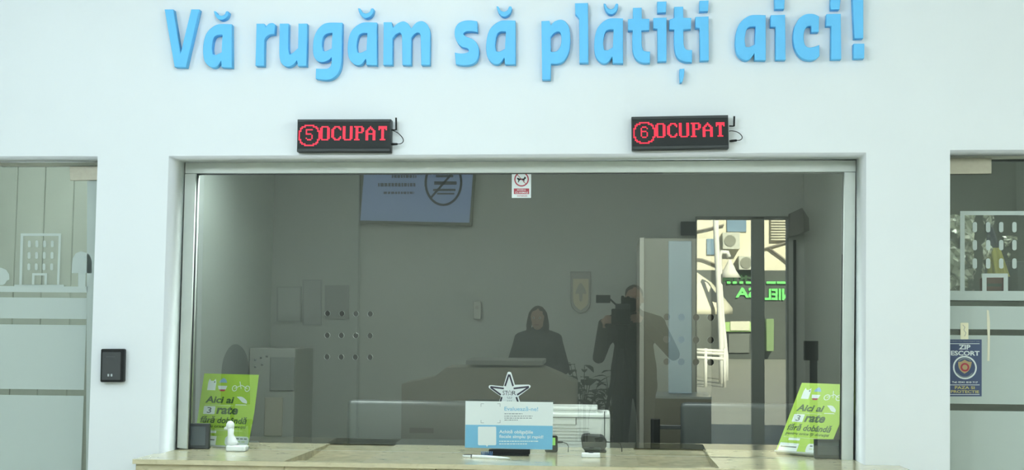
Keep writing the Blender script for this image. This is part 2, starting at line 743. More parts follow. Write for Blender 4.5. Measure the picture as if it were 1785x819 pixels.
b = MB()
b.add(me, M_PANE)
pane = b.build("glass_pane", [M_GLASS, M_CLEAR, M_EDGE], win)
for f in pane.data.polygons:
    d = f.normal.dot(PN)
    f.material_index = 0 if d > 0.7 else (1 if d < -0.7 else 2)
    f.use_smooth = False

# ------------------------------------------------------------------ marble counter
counter = empty("service_counter", (-0.35, -0.2, 0.0), "beige marble counter with two scooped money trays, running through the service window", "counter")
yf, yl, yb = -0.235, -0.213, 0.60
xa0, xa1 = atZ(224, 802, ZC).x, OPX[2].x + 0.125
xi0, xi1 = OPX[3].x + 0.002, OPX[2].x - 0.002
s1l, s1r = atZ(497, 803, ZC).x, atZ(672, 784.5, ZC).x
s2l, s2r = atZ(1110, 801, ZC).x, atZ(1243, 803, ZC).x
XS = [xa0, xi0, s1l, s1r, s2l, s2r, xi1, xa1]
YS = [yf, yl, -0.001, yb]
bm = bmesh.new()


def quad(*p):
    bm.faces.new([bm.verts.new(k) for k in p])


for j in range(3):
    for i in range(7):
        if j == 2 and i in (0, 6):
            continue
        if j >= 1 and i in (2, 4):
            continue
        quad((XS[i], YS[j], ZC), (XS[i + 1], YS[j], ZC), (XS[i + 1], YS[j + 1], ZC), (XS[i], YS[j + 1], ZC))
DF, DB = 0.055, 0.005
TN = 0.017
quad((xa0, yf, ZC), (xa1, yf, ZC), (xa1, yf, ZC - TN), (xa0, yf, ZC - TN))
quad((xa0, yf, ZC - TN), (xa1, yf, ZC - TN), (xa1, -0.001, ZC - TN), (xa0, -0.001, ZC - TN))
quad((xa0, yf, ZC), (xa0, yf, ZC - TN), (xa0, -0.001, ZC - TN), (xa0, -0.001, ZC))
quad((xa1, yf, ZC), (xa1, -0.001, ZC), (xa1, -0.001, ZC - TN), (xa1, yf, ZC - TN))
ZB = ZC - 0.085
quad((xi0, yb, ZC), (xi0, yb, ZB), (xi1, yb, ZB), (xi1, yb, ZC))
quad((xi0, -0.001, ZB), (xi1, -0.001, ZB), (xi1, yb, ZB), (xi0, yb, ZB))
quad((xi0, -0.001, ZC), (xi0, -0.001, ZB), (xi0, yb, ZB), (xi0, yb, ZC))
quad((xi1, -0.001, ZC), (xi1, yb, ZC), (xi1, yb, ZB), (xi1, -0.001, ZB))
bmesh.ops.remove_doubles(bm, verts=bm.verts, dist=1e-5)
me = bpy.data.meshes.new("countertop")
bm.to_mesh(me)
bm.free()
link("countertop", me, M_MARBLE, counter)
M_TRAY = mat("dark_marble_tray", (0.40, 0.37, 0.24), 0.16, noise=0.16, scale=22)  # tray marble darker than the countertop
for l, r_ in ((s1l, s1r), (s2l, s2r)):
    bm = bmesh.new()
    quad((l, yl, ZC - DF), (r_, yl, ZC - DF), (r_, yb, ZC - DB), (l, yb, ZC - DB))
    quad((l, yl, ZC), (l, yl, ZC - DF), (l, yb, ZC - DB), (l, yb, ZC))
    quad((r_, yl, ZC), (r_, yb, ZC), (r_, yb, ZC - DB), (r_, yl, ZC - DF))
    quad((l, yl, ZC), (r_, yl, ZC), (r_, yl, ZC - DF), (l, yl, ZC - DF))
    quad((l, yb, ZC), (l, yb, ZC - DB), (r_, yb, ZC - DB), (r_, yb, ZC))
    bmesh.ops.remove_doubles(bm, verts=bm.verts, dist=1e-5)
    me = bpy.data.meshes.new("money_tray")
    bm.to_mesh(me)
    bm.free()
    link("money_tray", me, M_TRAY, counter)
b = MB()
xp0 = atY(236, 815, -0.215).x
n = 5
for i in range(n):
    w = (xa1 - 0.03 - xp0) / n
    b.box((xp0 + i * w + 0.0012, -0.216, 0.0), (xp0 + (i + 1) * w - 0.0012, -0.004, ZC - TN - 0.001), 0.002, 1)
b.build("front_panel", M_MARBLE, counter)
# ------------------------------------------------------------------ raised blue letters
LY = -0.036
a_out = [(780, 265, 1), (690, 262), (620, 268), (555, 305), (505, 360), (478, 430), (465, 520), (466, 600), (482, 670), (520, 718), (566, 740), (615, 728), (663, 668, 1), (666, 738, 1), (782, 740, 1)]
a_hole = [(677, 383, 1), (625, 385), (590, 405), (572, 455), (563, 530), (572, 597, 1), (610, 600), (668, 572, 1)]


def cr(pts, ox, oy, s):
    return [(ox + p[0] / s, oy + p[1] / s) + tuple(p[2:]) for p in pts]


def fit_a(x0, y0, x1, y1):
    f = lambda p: (x0 + (p[0] - 465) / (782 - 465.0) * (x1 - x0), y0 + (p[1] - 262) / (740 - 262.0) * (y1 - y0)) + tuple(p[2:])
    return [[f(p) for p in a_out], [f(p) for p in a_hole]]


def breve(x0, y0, x1, y1):
    b_ = [(0.0, 0.02), (0.07, 0.0), (0.15, 0.06), (0.26, 0.38), (0.5, 0.52), (0.72, 0.38), (0.82, 0.06), (0.92, 0.0), (1.0, 0.1), (0.96, 0.45), (0.82, 0.8), (0.55, 1.0), (0.32, 0.92), (0.12, 0.6)]
    return [[(x0 + p[0] * (x1 - x0), y0 + p[1] * (y1 - y0)) for p in b_]]


def letter(loops, label, extra=None, extra_name=None):
    b = MB()
    add_prism(b, [smooth_loop(wx(l, LY)) for l in loops], LY + 0.0005, 0.0, frame_wall(LY), bev=0.0022)
    o = b.build("sign_letter", M_BLUE)
    tag(o, label, "letter", "raised blue letters of the wall sign")
    if extra:
        b = MB()
        for ex in extra:
            add_prism(b, [smooth_loop(wx(ex, LY))], LY + 0.0005, 0.0, frame_wall(LY), bev=0.0022)
        b.build(extra_name, M_BLUE, o)
    return o


letter([cr([(42, 102, 1), (138, 102, 1), (216, 592, 1), (335, 102, 1), (425, 102, 1), (278, 738, 1), (152, 735, 1)], 280, 0, 6.3)],
       "raised blue capital letter V, the first letter of the wall sign")
letter(fit_a(353.8, 41.6, 404.2, 117.5), "raised blue letter with a breve right after the capital V", breve(372.6, 19.2, 398.3, 34.6), "breve")
letter([cr([(107, 133, 1), (192, 133, 1), (205, 172, 1), (240, 134), (285, 126), (313, 142, 1), (305, 246, 1), (255, 252), (215, 277), (194, 312, 1), (190, 597, 1), (95, 595, 1)], 430, 20, 6.3)],
       "raised blue letter r, the first letter of the second word")
letter([cr([(362, 132, 1), (460, 132, 1), (457, 400), (470, 472, 1), (505, 452), (563, 402, 1), (568, 132, 1), (664, 132, 1), (656, 597, 1), (560, 597, 1), (553, 535, 1), (510, 582), (455, 606), (402, 590), (368, 540), (357, 440)], 430, 20, 6.3)],
       "raised blue letter u, between the r and the g of the second word")
letter([cr([(1050, 122, 1), (900, 122), (830, 145), (770, 210), (738, 290), (727, 380), (731, 470), (760, 530), (810, 555), (860, 550), (905, 528), (932, 503, 1), (930, 560), (915, 605), (880, 627), (760, 626, 1), (757, 738, 1), (870, 752), (945, 733), (1003, 680), (1035, 600), (1044, 500)], 430, 20, 6.3),
        cr([(940, 235, 1), (890, 240), (852, 265), (833, 310), (828, 380), (840, 434, 1), (872, 434), (933, 405, 1)], 430, 20, 6.3)],
       "raised blue letter g, its tail hanging below the second word")
letter(fit_a(606.0, 38.6, 657.1, 113.5), "raised blue letter with a breve between the g and the m", breve(624.1, 14.3, 651.6, 31.3), "breve")
letter([cr([(432, 242, 1), (520, 242, 1), (534, 302, 1), (590, 252), (650, 233), (700, 258), (736, 312, 1), (788, 250), (845, 230), (895, 250), (930, 300), (944, 375), (940, 712, 1), (845, 712, 1), (838, 400), (828, 366), (802, 358), (768, 376), (738, 417, 1), (735, 712, 1), (638, 712, 1), (633, 400), (622, 366), (600, 360), (568, 377), (532, 417, 1), (530, 712, 1), (428, 712, 1)], 600, 0, 6.3)],
       "raised blue letter m, the last letter of the second word")
letter([cr([(325, 232, 1), (332, 352, 1), (260, 343), (200, 348), (177, 372), (205, 402), (270, 425), (320, 470), (345, 540), (340, 620), (310, 680), (250, 710), (170, 716), (92, 705, 1), (80, 575, 1), (135, 586), (195, 582), (232, 565), (222, 535), (150, 510), (105, 460), (80, 390), (85, 310), (120, 255), (180, 228), (250, 222)], 780, 0, 6.3)],
       "raised blue letter s above the middle of the service window")
letter(fit_a(847.5, 35.2, 898.7, 111.9), "raised blue letter with a breve right after the letter s", breve(865.4, 10.8, 891.9, 28.8), "breve")
letter([cr([(75, 200, 1), (152, 196, 1), (164, 240, 1), (200, 203), (260, 186), (310, 210), (343, 280), (350, 395), (335, 500), (290, 578), (235, 605), (166, 606, 1), (162, 757, 1), (82, 757, 1)], 930, 0, 5.459),
        cr([(163, 352, 1), (195, 317), (232, 298), (258, 318), (265, 375), (255, 440), (225, 482), (190, 492), (165, 490, 1)], 930, 0, 5.459)],
       "raised blue letter p, its stem reaching below the word")
letter([cr([(395, 30, 1), (518, 27, 1), (523, 598, 1), (437, 598, 1), (433, 172, 1), (397, 132, 1)], 930, 0, 5.459)],
       "tall raised blue letter l with a small flag at its top")
letter(fit_a(1035.9, 31.5, 1086.3, 110.3), "raised blue letter with a breve between the l and a t", breve(1052.2, 6.0, 1077.6, 24.8), "breve")
letter([cr([(128, 74, 1), (210, 72, 1), (212, 176, 1), (285, 178, 1), (283, 285, 1), (210, 288, 1), (212, 430), (226, 474), (250, 487), (290, 490, 1), (290, 598, 1), (220, 598), (165, 570), (130, 510), (121, 420), (124, 287, 1), (80, 290, 1), (80, 182, 1), (126, 176, 1)], 1080, 0, 5.459)],
       "raised blue letter t without a comma below")
letter([cr([(322, 170, 1), (447, 165, 1), (447, 582, 1), (362, 585, 1), (360, 272, 1), (322, 270, 1)], 1080, 0, 5.459)],
       "raised blue letter i between the two letters t", [cr([(358, 15, 1), (447, 12, 1), (443, 118, 1), (360, 120, 1)], 1080, 0, 5.459)], "dot")
letter([cr([(520, 64, 1), (605, 62, 1), (607, 168, 1), (683, 170, 1), (680, 275, 1), (608, 280, 1), (610, 420), (626, 462), (650, 474), (690, 475, 1), (690, 590, 1), (620, 588), (562, 560), (530, 500), (519, 410), (520, 280, 1), (475, 280, 1), (475, 185, 1), (520, 170, 1)], 1080, 0, 5.459)],
       "raised blue letter t with a comma hanging below it", [cr([(572, 655, 1), (618, 652, 1), (613, 720), (598, 780, 1), (575, 785, 1), (570, 720)], 1080, 0, 5.459)], "comma_mark")
letter([cr([(722, 160, 1), (848, 155, 1), (850, 575, 1), (765, 578, 1), (762, 265, 1), (722, 265, 1)], 1080, 0, 5.459)],
       "raised blue letter i right after the t with a comma", [cr([(762, 5, 1), (848, 3, 1), (843, 105, 1), (760, 108, 1)], 1080, 0, 5.459)], "dot")
letter(fit_a(1281.9, 25.7, 1335.1, 104.9), "raised blue letter a without a breve, first of the last word")
letter([cr([(465, 165, 1), (622, 160, 1), (628, 655, 1), (518, 655, 1), (518, 292, 1), (462, 292, 1)], 1270, 0, 6.3)],
       "raised blue letter i between the last a and the c", [cr([(507, -22, 1), (618, -22, 1), (612, 98, 1), (512, 98, 1)], 1270, 0, 6.3)], "dot")
letter([cr([(303, 182, 1), (298, 350, 1), (217, 352, 1), (217, 284, 1), (178, 288), (150, 315), (135, 370), (135, 440), (150, 495), (190, 520), (245, 513), (305, 492, 1), (308, 612, 1), (265, 648), (200, 660), (120, 640), (60, 580), (25, 490), (18, 390), (35, 290), (85, 200), (150, 158), (215, 150), (265, 160)], 1380, 0, 6.3)],
       "raised blue letter c in the last word of the sign")
letter([cr([(385, 153, 1), (540, 150, 1), (546, 650, 1), (433, 650, 1), (437, 283, 1), (380, 283, 1)], 1380, 0, 6.3)],
       "raised blue letter i right before the exclamation mark", [cr([(430, -22, 1), (540, -22, 1), (526, 103, 1), (430, 103, 1)], 1380, 0, 6.3)], "dot")
letter([cr([(668, -60, 1), (788, -60, 1), (788, 420, 1), (690, 422, 1)], 1380, 0, 6.3)],
       "raised blue exclamation mark at the end of the wall sign", [cr([(682, 478, 1), (800, 478, 1), (798, 640, 1), (683, 642, 1)], 1380, 0, 6.3)], "dot")

# ------------------------------------------------------------------ LED signs
GL = {
    "O": ["7C", "C6", "C6", "C6", "C6", "C6", "C6", "C6", "C6", "7C"],
    "C": ["3C", "66", "C2", "C0", "C0", "C0", "C0", "C2", "66", "3C"],
    "U": ["C6", "C6", "C6", "C6", "C6", "C6", "C6", "C6", "C6", "7C"],
    "P": ["FC", "66", "66", "66", "7C", "60", "60", "60", "60", "F0"],
    "A": ["10", "38", "6C", "C6", "C6", "FE", "C6", "C6", "C6", "C6"],
    "T": ["7E", "7E", "5A", "18", "18", "18", "18", "18", "18", "3C"],
}
D5 = ["11111", "10000", "10000", "11110", "00001", "00001", "10001", "01110"]
D6 = ["01110", "10001", "10000", "11110", "10001", "10001", "10001", "01110"]
M_LED = mat("lit_red_led", (0.4, 0.01, 0.02), 0.5, emit=(1.0, 0.018, 0.07), strength=1.0)
M_PANEL = mat("dark_led_panel", (0.030, 0.035, 0.036), 0.7, spec=0.15)
M_CASE = mat("led_sign_case", (0.04, 0.048, 0.05), 0.5, spec=0.3)
SD = 0.048


def led_sign(corners, digit, label, cable, ant):
    q = [atY(u, v, -SD) for u, v in corners]           # TL TR BR BL of the front
    c = sum(q, Vector()) / 4
    root = empty("led_sign", (c.x, 0, c.z), label, "led sign", "red led counter signs")
    ex = (q[1] - q[0])
    ey = (q[0] - q[3])
    M = frame_axes(q[3], ex, ey)
    W, H = ex.length, ey.length
    b = MB()
    add_prism(b, [rect(0, 0, W, H)], -SD + 0.0005, 0.0, M, bev=0.002)
    add_prism(b, [rect(0.001, H - 0.011, W - 0.001, H - 0.001)], 0.0, 0.004, M, bev=0.001)
    add_prism(b, [rect(0.001, 0.001, W - 0.001, 0.011)], 0.0, 0.004, M, bev=0.001)
    b.build("case", M_CASE, root)
    b = MB()
    add_prism(b, [rect(0.003, 0.0125, W - 0.003, H - 0.0125)], 0.0, 0.0012, M)
    b.build("face_panel", M_PANEL, root)
    # lit diodes
    pit = W / 65.6
    on = set()
    for k in range(120):
        a = 2 * PI * k / 120
        on.add((int(round(7 + 7.2 * math.cos(a))), int(round(7 + 7.2 * math.sin(a)))))
    for r, row in enumerate(digit):
        for k, ch in enumerate(row):
            if ch == "1":
                on.add((5 + k, 3 + r))
    for gi, g in enumerate("OCUPAT"):
        for r, hx in enumerate(GL[g]):
            v = int(hx, 16)
            for k in range(8):
                if v & (128 >> k):
                    on.add((15 + gi * 8 + k, 1 + r))
    tmp = bmesh.new()
    x0, y0 = W * 0.016, H * 0.83
    for cx, cy in on:
        px_, py_ = x0 + (cx + 0.5) * pit, y0 - (cy + 0.5) * pit
        h = pit * 0.43
        v8 = [tmp.verts.new(M @ Vector((px_ + dx * h, py_ + dy * h, z))) for z in (0.0012, 0.0022) for dx, dy in ((-1, -1), (1, -1), (1, 1), (-1, 1))]
        for f in ((4, 5, 6, 7), (0, 1, 5, 4), (1, 2, 6, 5), (2, 3, 7, 6), (3, 0, 4, 7)):
            tmp.faces.new([v8[i] for i in f])
    me = bpy.data.meshes.new("lit_text")
    tmp.to_mesh(me)
    tmp.free()
    link("lit_text", me, M_LED, root)
    b = MB()
    YA = -0.028
    b.tube([atY(u, v, YA) for u, v in ant], [0.0025] * 2 + [0.0035] * (len(ant) - 2), 8)
    b.build("antenna", M_BLACK, root)
    b = MB()
    pts = [atY(u, v, YA) for u, v in cable]
    sm = []
    for i in range(len(pts) - 1):
        p0, p1, p2, p3 = pts[max(i - 1, 0)], pts[i], pts[i + 1], pts[min(i + 2, len(pts) - 1)]
        for k in range(5):
            s = k / 5
            sm.append(0.5 * ((2 * p1) + (p2 - p0) * s + (2 * p0 - 5 * p1 + 4 * p2 - p3) * s * s + (3 * p1 - p0 - 3 * p2 + p3) * s ** 3))
    sm.append(pts[-1])
    b.tube(sm, 0.0016, 8)
    b.build("cable", M_BLACK, root)
    b = MB()
    b.tube([pts[-1], pts[-1].lerp(pts[-2], 0.25), pts[-1].lerp(pts[-2], 0.9), pts[-2]], [0.0035, 0.0048, 0.0042, 0.002], 10)
    b.build("plug", M_BLACK, root)
    return root


led_sign([(517.6, 208.0), (680.3, 207.6), (680.3, 264.4), (517.4, 264.4)], D5,
         "black led sign with red number 5 and OCUPAT above the service window", [(682.5, 226), (686, 228), (694, 232), (701.5, 240), (703, 246), (699.5, 250), (693.5, 251), (681.5, 251.3)],
         [(682, 226.4), (689.5, 226.6), (690.6, 226.4), (690.4, 205.2)])
led_sign([(1100.9, 203.4), (1269.4, 200.4), (1269.9, 258.3), (1101.6, 260.9)], D6,
         "black led sign with red number 6 and OCUPAT above the service window", [(1271, 228.6), (1276, 228), (1286, 230.5), (1292.5, 236), (1293.5, 241), (1290, 244), (1285, 244.6), (1271.5, 246)],
         [(1271, 219.6), (1278.5, 219.8), (1279.6, 219.8), (1279.9, 202.5)])

# ------------------------------------------------------------------ wall reader
q = [atY(u, v, -0.03) for u, v in ((176.6, 608.0), (216.4, 608.0), (214.4, 665.8), (174.4, 665.8))]
c = sum(q, Vector()) / 4
rd = empty("card_reader", (c.x, 0, c.z), "black card reader box on the white wall right of the left glass door", "card reader")
M = frame_axes(q[3], q[2] - q[3], q[0] - q[3])
W, H = (q[1] - q[0]).length, (q[0] - q[3]).length
b = MB()
add_prism(b, [rrect(0, 0, W, H, 0.006)], -0.0295, 0.0, M, bev=0.003)
b.build("housing", M_BLACK, rd)
b = MB()
add_prism(b, [rrect(0.007, 0.008, W - 0.010, H - 0.012, 0.004)], 0.0, 0.002, M, bev=0.0008)
b.build("cover", M_CHAR, rd)
b = MB()
for k in range(6):
    add_prism(b, [circ(W * 0.28 + k * W * 0.065, H * 0.76, 0.0012, 8)], 0.002, 0.0026, M)
b.build("indicator_lights", mat("grey_dots", (0.12, 0.14, 0.14), 0.5), rd)
b = MB()
for k in (0, 1):
    add_prism(b, [rrect(W * (0.33 + 0.14 * k), H * 0.17, W * (0.40 + 0.14 * k), H * 0.245, 0.0012)], 0.002, 0.003, M)
b.build("mark", mat("pale_marks", (0.35, 0.40, 0.42), 0.5), rd)

# ------------------------------------------------------------------ glass doors
M_STRIP = mat("door_top_strip", (0.50, 0.53, 0.46), 0.5)
GY = 0.175
GL0 = GY - 0.0005                         # film sits on the front of the glass


def zpx(v, u, Y=GY):
    return atY(u, v, Y).z


def door_glass(name, x0, x1, ztop):
    root = empty(name, ((x0 + x1) / 2, GY, 0), kind="structure")
    b = MB()
    b.box((x0, GY, 0.01), (x1, GY + 0.010, ztop))
    b.build("glass_panel", M_DOORG, root)
    return root


d1 = door_glass("door_1", -3.34, LDX[0] + 0.012, LDZ - 0.02)
d2 = door_glass("door_2", RDX[0] - 0.012, 2.74, RDZ - 0.02)
MW = frame_wall(GY)


def wl(pts):
    return wx(pts, GY)


def film(b, loops):
    add_prism(b, loops, 0.0002, 0.0010, MW)


# left door film
b = MB()
xl = -3.3


def band(b, xa, xb, v_top, v_bot, u_ref):
    za = zpx(v_top, u_ref)
    zb = zpx(v_bot, u_ref) if v_bot is not None else 0.05
    film(b, [[(xa, zb), (xb, zb), (xb, za), (xa, za)]])


xr1 = atY(152, 520, GY).x
xe = lambda v: lean(LDX[0], LDZ, LDX[1], zb819, zpx(v, 160)) + 0.004
for vt, vb in ((499, 509.3), (518.7, 555.3), (565.9, 678.5), (689.0, None)):
    band(b, xl, xr1, vt, vb, 80)
film(b, [wl([(152.3, 300), (171, 300), (153, 819), (150, 819)])])
# building, bush and tree
film(b, [wl([(36.3, 406.8), (106.6, 406.8), (103.2, 496.5), (33.6, 496.5)]), wl([(40.6, 411.2), (102.4, 411.2), (99.4, 496), (38.0, 496)])])
film(b, [wl([(25, 496), (111, 496), (111.4, 499.2), (24.5, 499.2)])])
film(b, [wl([(56.4, 476), (82, 476), (81.6, 496.2), (55.6, 496.2)]), wl([(60.4, 480), (77.8, 480), (77.5, 496), (59.7, 496)])])
for r, y in enumerate((425.0, 445.0, 465.0)):
    for x in (51.3, 64.3, 77.7, 91.2):
        x -= 0.5 * r
        film(b, [wl(rrect(x - 2.4, y - 6, x + 2.4, y + 6, 2.3))])
film(b, [wl([(125.2, 476), (125.6, 461), (127, 450), (132, 441.5), (141, 438), (151, 440.5), (157, 446), (160, 455), (160, 476)])])
film(b, [wl([(136.5, 475.5), (149.5, 475.5), (149.3, 499.5), (136.3, 499.5)])])
film(b, [wl([(-14, 497), (-16, 480), (-8, 468), (2, 466.5), (11, 470), (16, 478), (16.5, 487), (12, 489), (9, 494), (5, 496.5)])])
b.build("frosted_film", M_FROST, d1)
# right door film
b = MB()
xa = RDX[0]
for vt, vb in ((507.0, 523.5), (533.6, 573.9), (584.4, 704.0), (716.0, None)):
    band(b, xa, 2.7, vt, vb, 1720)
film(b, [wl([(1673.6, 367.8), (1826, 367.8), (1826, 507.2), (1673.6, 507.2)]), wl([(1681.6, 375.0), (1818, 375.0), (1818, 507.0), (1681.6, 507.0)])])
film(b, [wl([(1712, 476.6), (1757, 476.6), (1757, 507.2), (1712, 507.2)]), wl([(1719.6, 483.6), (1749.4, 483.6), (1749.4, 507.0), (1719.6, 507.0)])])
for y in (395.8, 427.2, 459.2):
    for x in (1699.2, 1722.4, 1745.2, 1768.2, 1791.5):
        film(b, [wl(rrect(x - 3.8, y - 9, x + 3.8, y + 9, 3.6))])
b.build("frosted_film", M_FROST, d2)
for root, rct, sx in ((d1, [(121, 290.0), (171, 289.6), (170.6, 314.0), (122, 314.6)], ((0, 283.6), (171, 283.0), (171, 288.6), (0, 289.2))),
                      (d2, [(1655, 275.6), (1728.6, 275.0), (1728.6, 302.6), (1655, 303.4)], ((1655, 272.4), (1790, 270.6), (1790, 276.2), (1655, 277.6)))):
    b = MB()
    add_prism(b, [wx(rct, GY - 0.012)], -0.010, 0.0, frame_wall(GY - 0.012), bev=0.0015)
    b.build("patch_fitting", M_BRASS, root)
    b = MB()
    add_prism(b, [wx(list(sx), GY - 0.006)], -0.03, 0.0, frame_wall(GY - 0.006))
    b.build("top_strip", M_STRIP, root)

# ------------------------------------------------------------------ security sticker on the right door
SY = GY - 0.0012
sM = frame_wall(SY)


def S8(u, v):
    q_ = atY(1640 + u / 6.82, 580 + v / 6.82, SY)
    return (q_.x, q_.z)


def sr(u0, v0, u1, v1):
    a, c_ = S8(u0, v0), S8(u1, v1)
    return [a[0], c_[1], c_[0], a[1]]


M_NAVY = mat("navy_print", (0.045, 0.075, 0.16), 0.5)
M_PRINTW = mat("white_print", (0.72, 0.80, 0.80), 0.5)
M_GOLD = mat("yellow_print", (0.50, 0.46, 0.18), 0.5)
M_REDP = mat("red_print", (0.36, 0.035, 0.06), 0.5)
M_GREYP = mat("grey_print", (0.20, 0.25, 0.28), 0.5)
c = S8(295, 415)
stk = empty("security_sticker", (c[0], SY, c[1]), "navy blue ZIP ESCORT security sticker on the right glass door", "sticker")
b = MB()
add_prism(b, [[S8(100, 78), S8(485, 78), S8(485, 755), S8(100, 755)]], 0.0, 0.0008, sM)
b.build("backing", M_NAVY, stk)
b = MB()
Z1, Z2 = 0.0008, 0.0013
for args, bold in ((("ZIP", 212, 140, 352, 198), 0.03), (("ESCORT", 118, 212, 460, 272), 0.03)):
    x0, y0, x1, y1 = sr(*args[1:])
    add_text(b, args[0], x0, y0, x1, y1, Z1, Z2, sM, bold)
x0, y0, x1, y1 = sr(132, 574, 438, 600)
add_text(b, "Tel: 0341 810 717", x0, y0, x1, y1, Z1, Z2, sM, 0.015)
for v in (128, 618, 732):
    add_prism(b, [[S8(110, v - 3), S8(460, v - 3), S8(460, v + 4), S8(110, v + 4)]], Z1, Z2, sM)
cc = S8(285, 412)
rad = (S8(427, 412)[0] - cc[0])
ring(b, cc[0], cc[1], rad, rad * 0.13, Z1, Z2, sM)
b.build("white_lettering", M_PRINTW, stk)
b = MB()
for args in (("PAZA SI", 165, 632, 402, 670), ("PROTECTIE", 118, 680, 455, 718)):
    x0, y0, x1, y1 = sr(*args[1:])
    add_text(b, args[0], x0, y0, x1, y1, Z1, Z2, sM, 0.025)
b.build("yellow_lettering", M_GOLD, stk)
b = MB()
x0, y0, x1, y1 = sr(114, 92, 462, 114)
add_text(b, "OBIECTIV PROTEJAT DE", x0, y0, x1, y1, Z1, Z2, sM, 0.0)
b.build("grey_lettering", M_GREYP, stk)
b = MB()
add_prism(b, [[S8(*p) for p in smooth_loop([(205, 345, 1), (245, 340), (283, 318, 1), (322, 340), (368, 345, 1), (352, 410), (325, 455), (282, 485, 1), (240, 455), (212, 410)])]], Z1, Z2, sM)
b.build("shield_emblem", mat("tan_print", (0.42, 0.33, 0.17), 0.5), stk)
b = MB()
ring(b, cc[0], cc[1] + 0.001, rad * 0.37, rad * 0.15, Z2, Z2 + 0.0004, sM)
b.build("red_ring", M_REDP, stk)
b = MB()
add_prism(b, [[S8(*p) for p in smooth_loop([(188, 470, 1), (240, 510), (285, 520), (330, 510), (378, 468, 1), (372, 495, 1), (330, 528), (285, 535), (240, 528), (195, 495, 1)])]], Z1, Z2, sM)
b.build("lower_ribbon", M_GREYP, stk)
b = MB()
add_prism(b, [[S8(*p) for p in smooth_loop([(205, 330, 1), (245, 305), (285, 296), (325, 305), (362, 330, 1), (352, 338, 1), (320, 318), (285, 310), (250, 318), (215, 338, 1)])]], Z1, Z2, sM)
b.build("upper_ribbon", M_GREYP, stk)


def sticker_rect(name, lp, m, label, cat, Y=SY):
    b = MB()
    add_prism(b, [wx(lp, Y)], 0.0, 0.0008, frame_wall(Y))
    return tag(b.build(name, m), label, cat)


card = sticker_rect("paper_card", rrect(1674.2, 562.4, 1688, 591.3, 1.2), mat("cream_paper", (0.86, 0.84, 0.62), 0.6),
                    "small cream card stuck on the right glass door above the security sticker", "card", SY - 0.001)
b = MB()
cy = SY - 0.0018
q = wx([(1678, 566), (1682, 570), (1680, 575), (1684, 580), (1681.5, 586)], cy)
for a_, c_ in zip(q, q[1:]):
    stroke(b, a_[0], a_[1], c_[0], c_[1], 0.0014, 0.0, 0.0005, frame_wall(cy))
b.build("scribble", M_GREYP, card)
sticker_rect("reflected_post_strip", [(1720.0, 540), (1723.5, 541), (1725.6, 560), (1725.4, 606), (1724.6, 629), (1721, 629), (1721.6, 590), (1720.4, 565)],
             mat("reflection_cream", (0.75, 0.74, 0.58), 0.5), "narrow cream strip painted as a reflected lamp post on the right glass door", "reflection", SY - 0.001)  # cream strip painted in for the reflection of a lamp post

# ------------------------------------------------------------------ store behind the right door
M_FOIL = mix_mat("crinkled_clear_plastic", lambda nt, out: None)


def foil(nt, out):
    tr = nt.nodes.new("ShaderNodeBsdfTransparent")
    gl = nt.nodes.new("ShaderNodeBsdfPrincipled")
    gl.inputs["Base Color"].default_value = (0.86, 0.86, 0.74, 1)
    gl.inputs["Roughness"].default_value = 0.10
    gl.inputs["Metallic"].default_value = 0.1
    tc = nt.nodes.new("ShaderNodeTexCoord")
    n = nt.nodes.new("ShaderNodeTexNoise")
    n.inputs["Scale"].default_value = 14
    r = nt.nodes.new("ShaderNodeValToRGB")
    r.color_ramp.elements[0].position = 0.48
    r.color_ramp.elements[1].position = 0.58  # opaque pale patches stand in for glints on the clear plastic
    mx = nt.nodes.new("ShaderNodeMixShader")
    nt.links.new(tc.outputs["Object"], n.inputs["Vector"])
    nt.links.new(n.outputs["Fac"], r.inputs["Fac"])
    nt.links.new(r.outputs["Color"], mx.inputs[0])
    nt.links.new(tr.outputs[0], mx.inputs[1])
    nt.links.new(gl.outputs[0], mx.inputs[2])
    nt.links.new(mx.outputs[0], out.inputs[0])


foil(M_FOIL.node_tree, M_FOIL.node_tree.nodes["Material Output"])
BY = 0.62
zs = atY(1720, 512, BY).z
xsA, xsB = RDX[0] - 0.1, 2.6
shelf = empty("storage_shelf", ((xsA + xsB) / 2, BY, 0), "dark storage shelf seen through the right glass door", "shelf")
for z in (zs - 0.025, 0.5, 0.08):
    b = MB()
    b.box((xsA, BY - 0.22, z), (xsB, BY + 0.28, z + 0.022), 0.002, 1)
    b.build("board", M_CHAR, shelf)
for x in (xsA + 0.02, 1.93, xsB):
    for y in (BY - 0.2, BY + 0.26):
        b = MB()
        b.box((x - 0.02, y - 0.015, 0), (x + 0.02, y + 0.015, zs + 0.42 if y > BY else zs))
        b.build("upright", M_BLACK, shelf)


def crumple(name, lp, Y, label, seed, depth=0.05):
    rnd = random.Random(seed)
    pts = [atY(u, v, Y) for u, v in lp]            # TL TR BR BL
    b = MB()
    nu, nv = 7, 18
    for layer in (0, 1):
        grid = []
        for j in range(nv + 1):
            row = []
            for i in range(nu + 1):
                s, t_ = i / nu, j / nv
                p = pts[0].lerp(pts[1], s).lerp(pts[3].lerp(pts[2], s), t_)
                bulge = depth * math.sin(PI * s) * (1 if layer == 0 else -1)
                p = p + Vector((rnd.uniform(-1, 1) * 0.006, -bulge + rnd.uniform(-1, 1) * 0.016, rnd.uniform(-1, 1) * 0.006 if 0 < j < nv else 0))
                row.append(b.bm.verts.new(p))
            grid.append(row)
        for j in range(nv):
            for i in range(nu):
                b.bm.faces.new((grid[j][i], grid[j + 1][i], grid[j + 1][i + 1], grid[j][i + 1]))
    return tag(b.build(name, M_FOIL), label, "plastic bag")


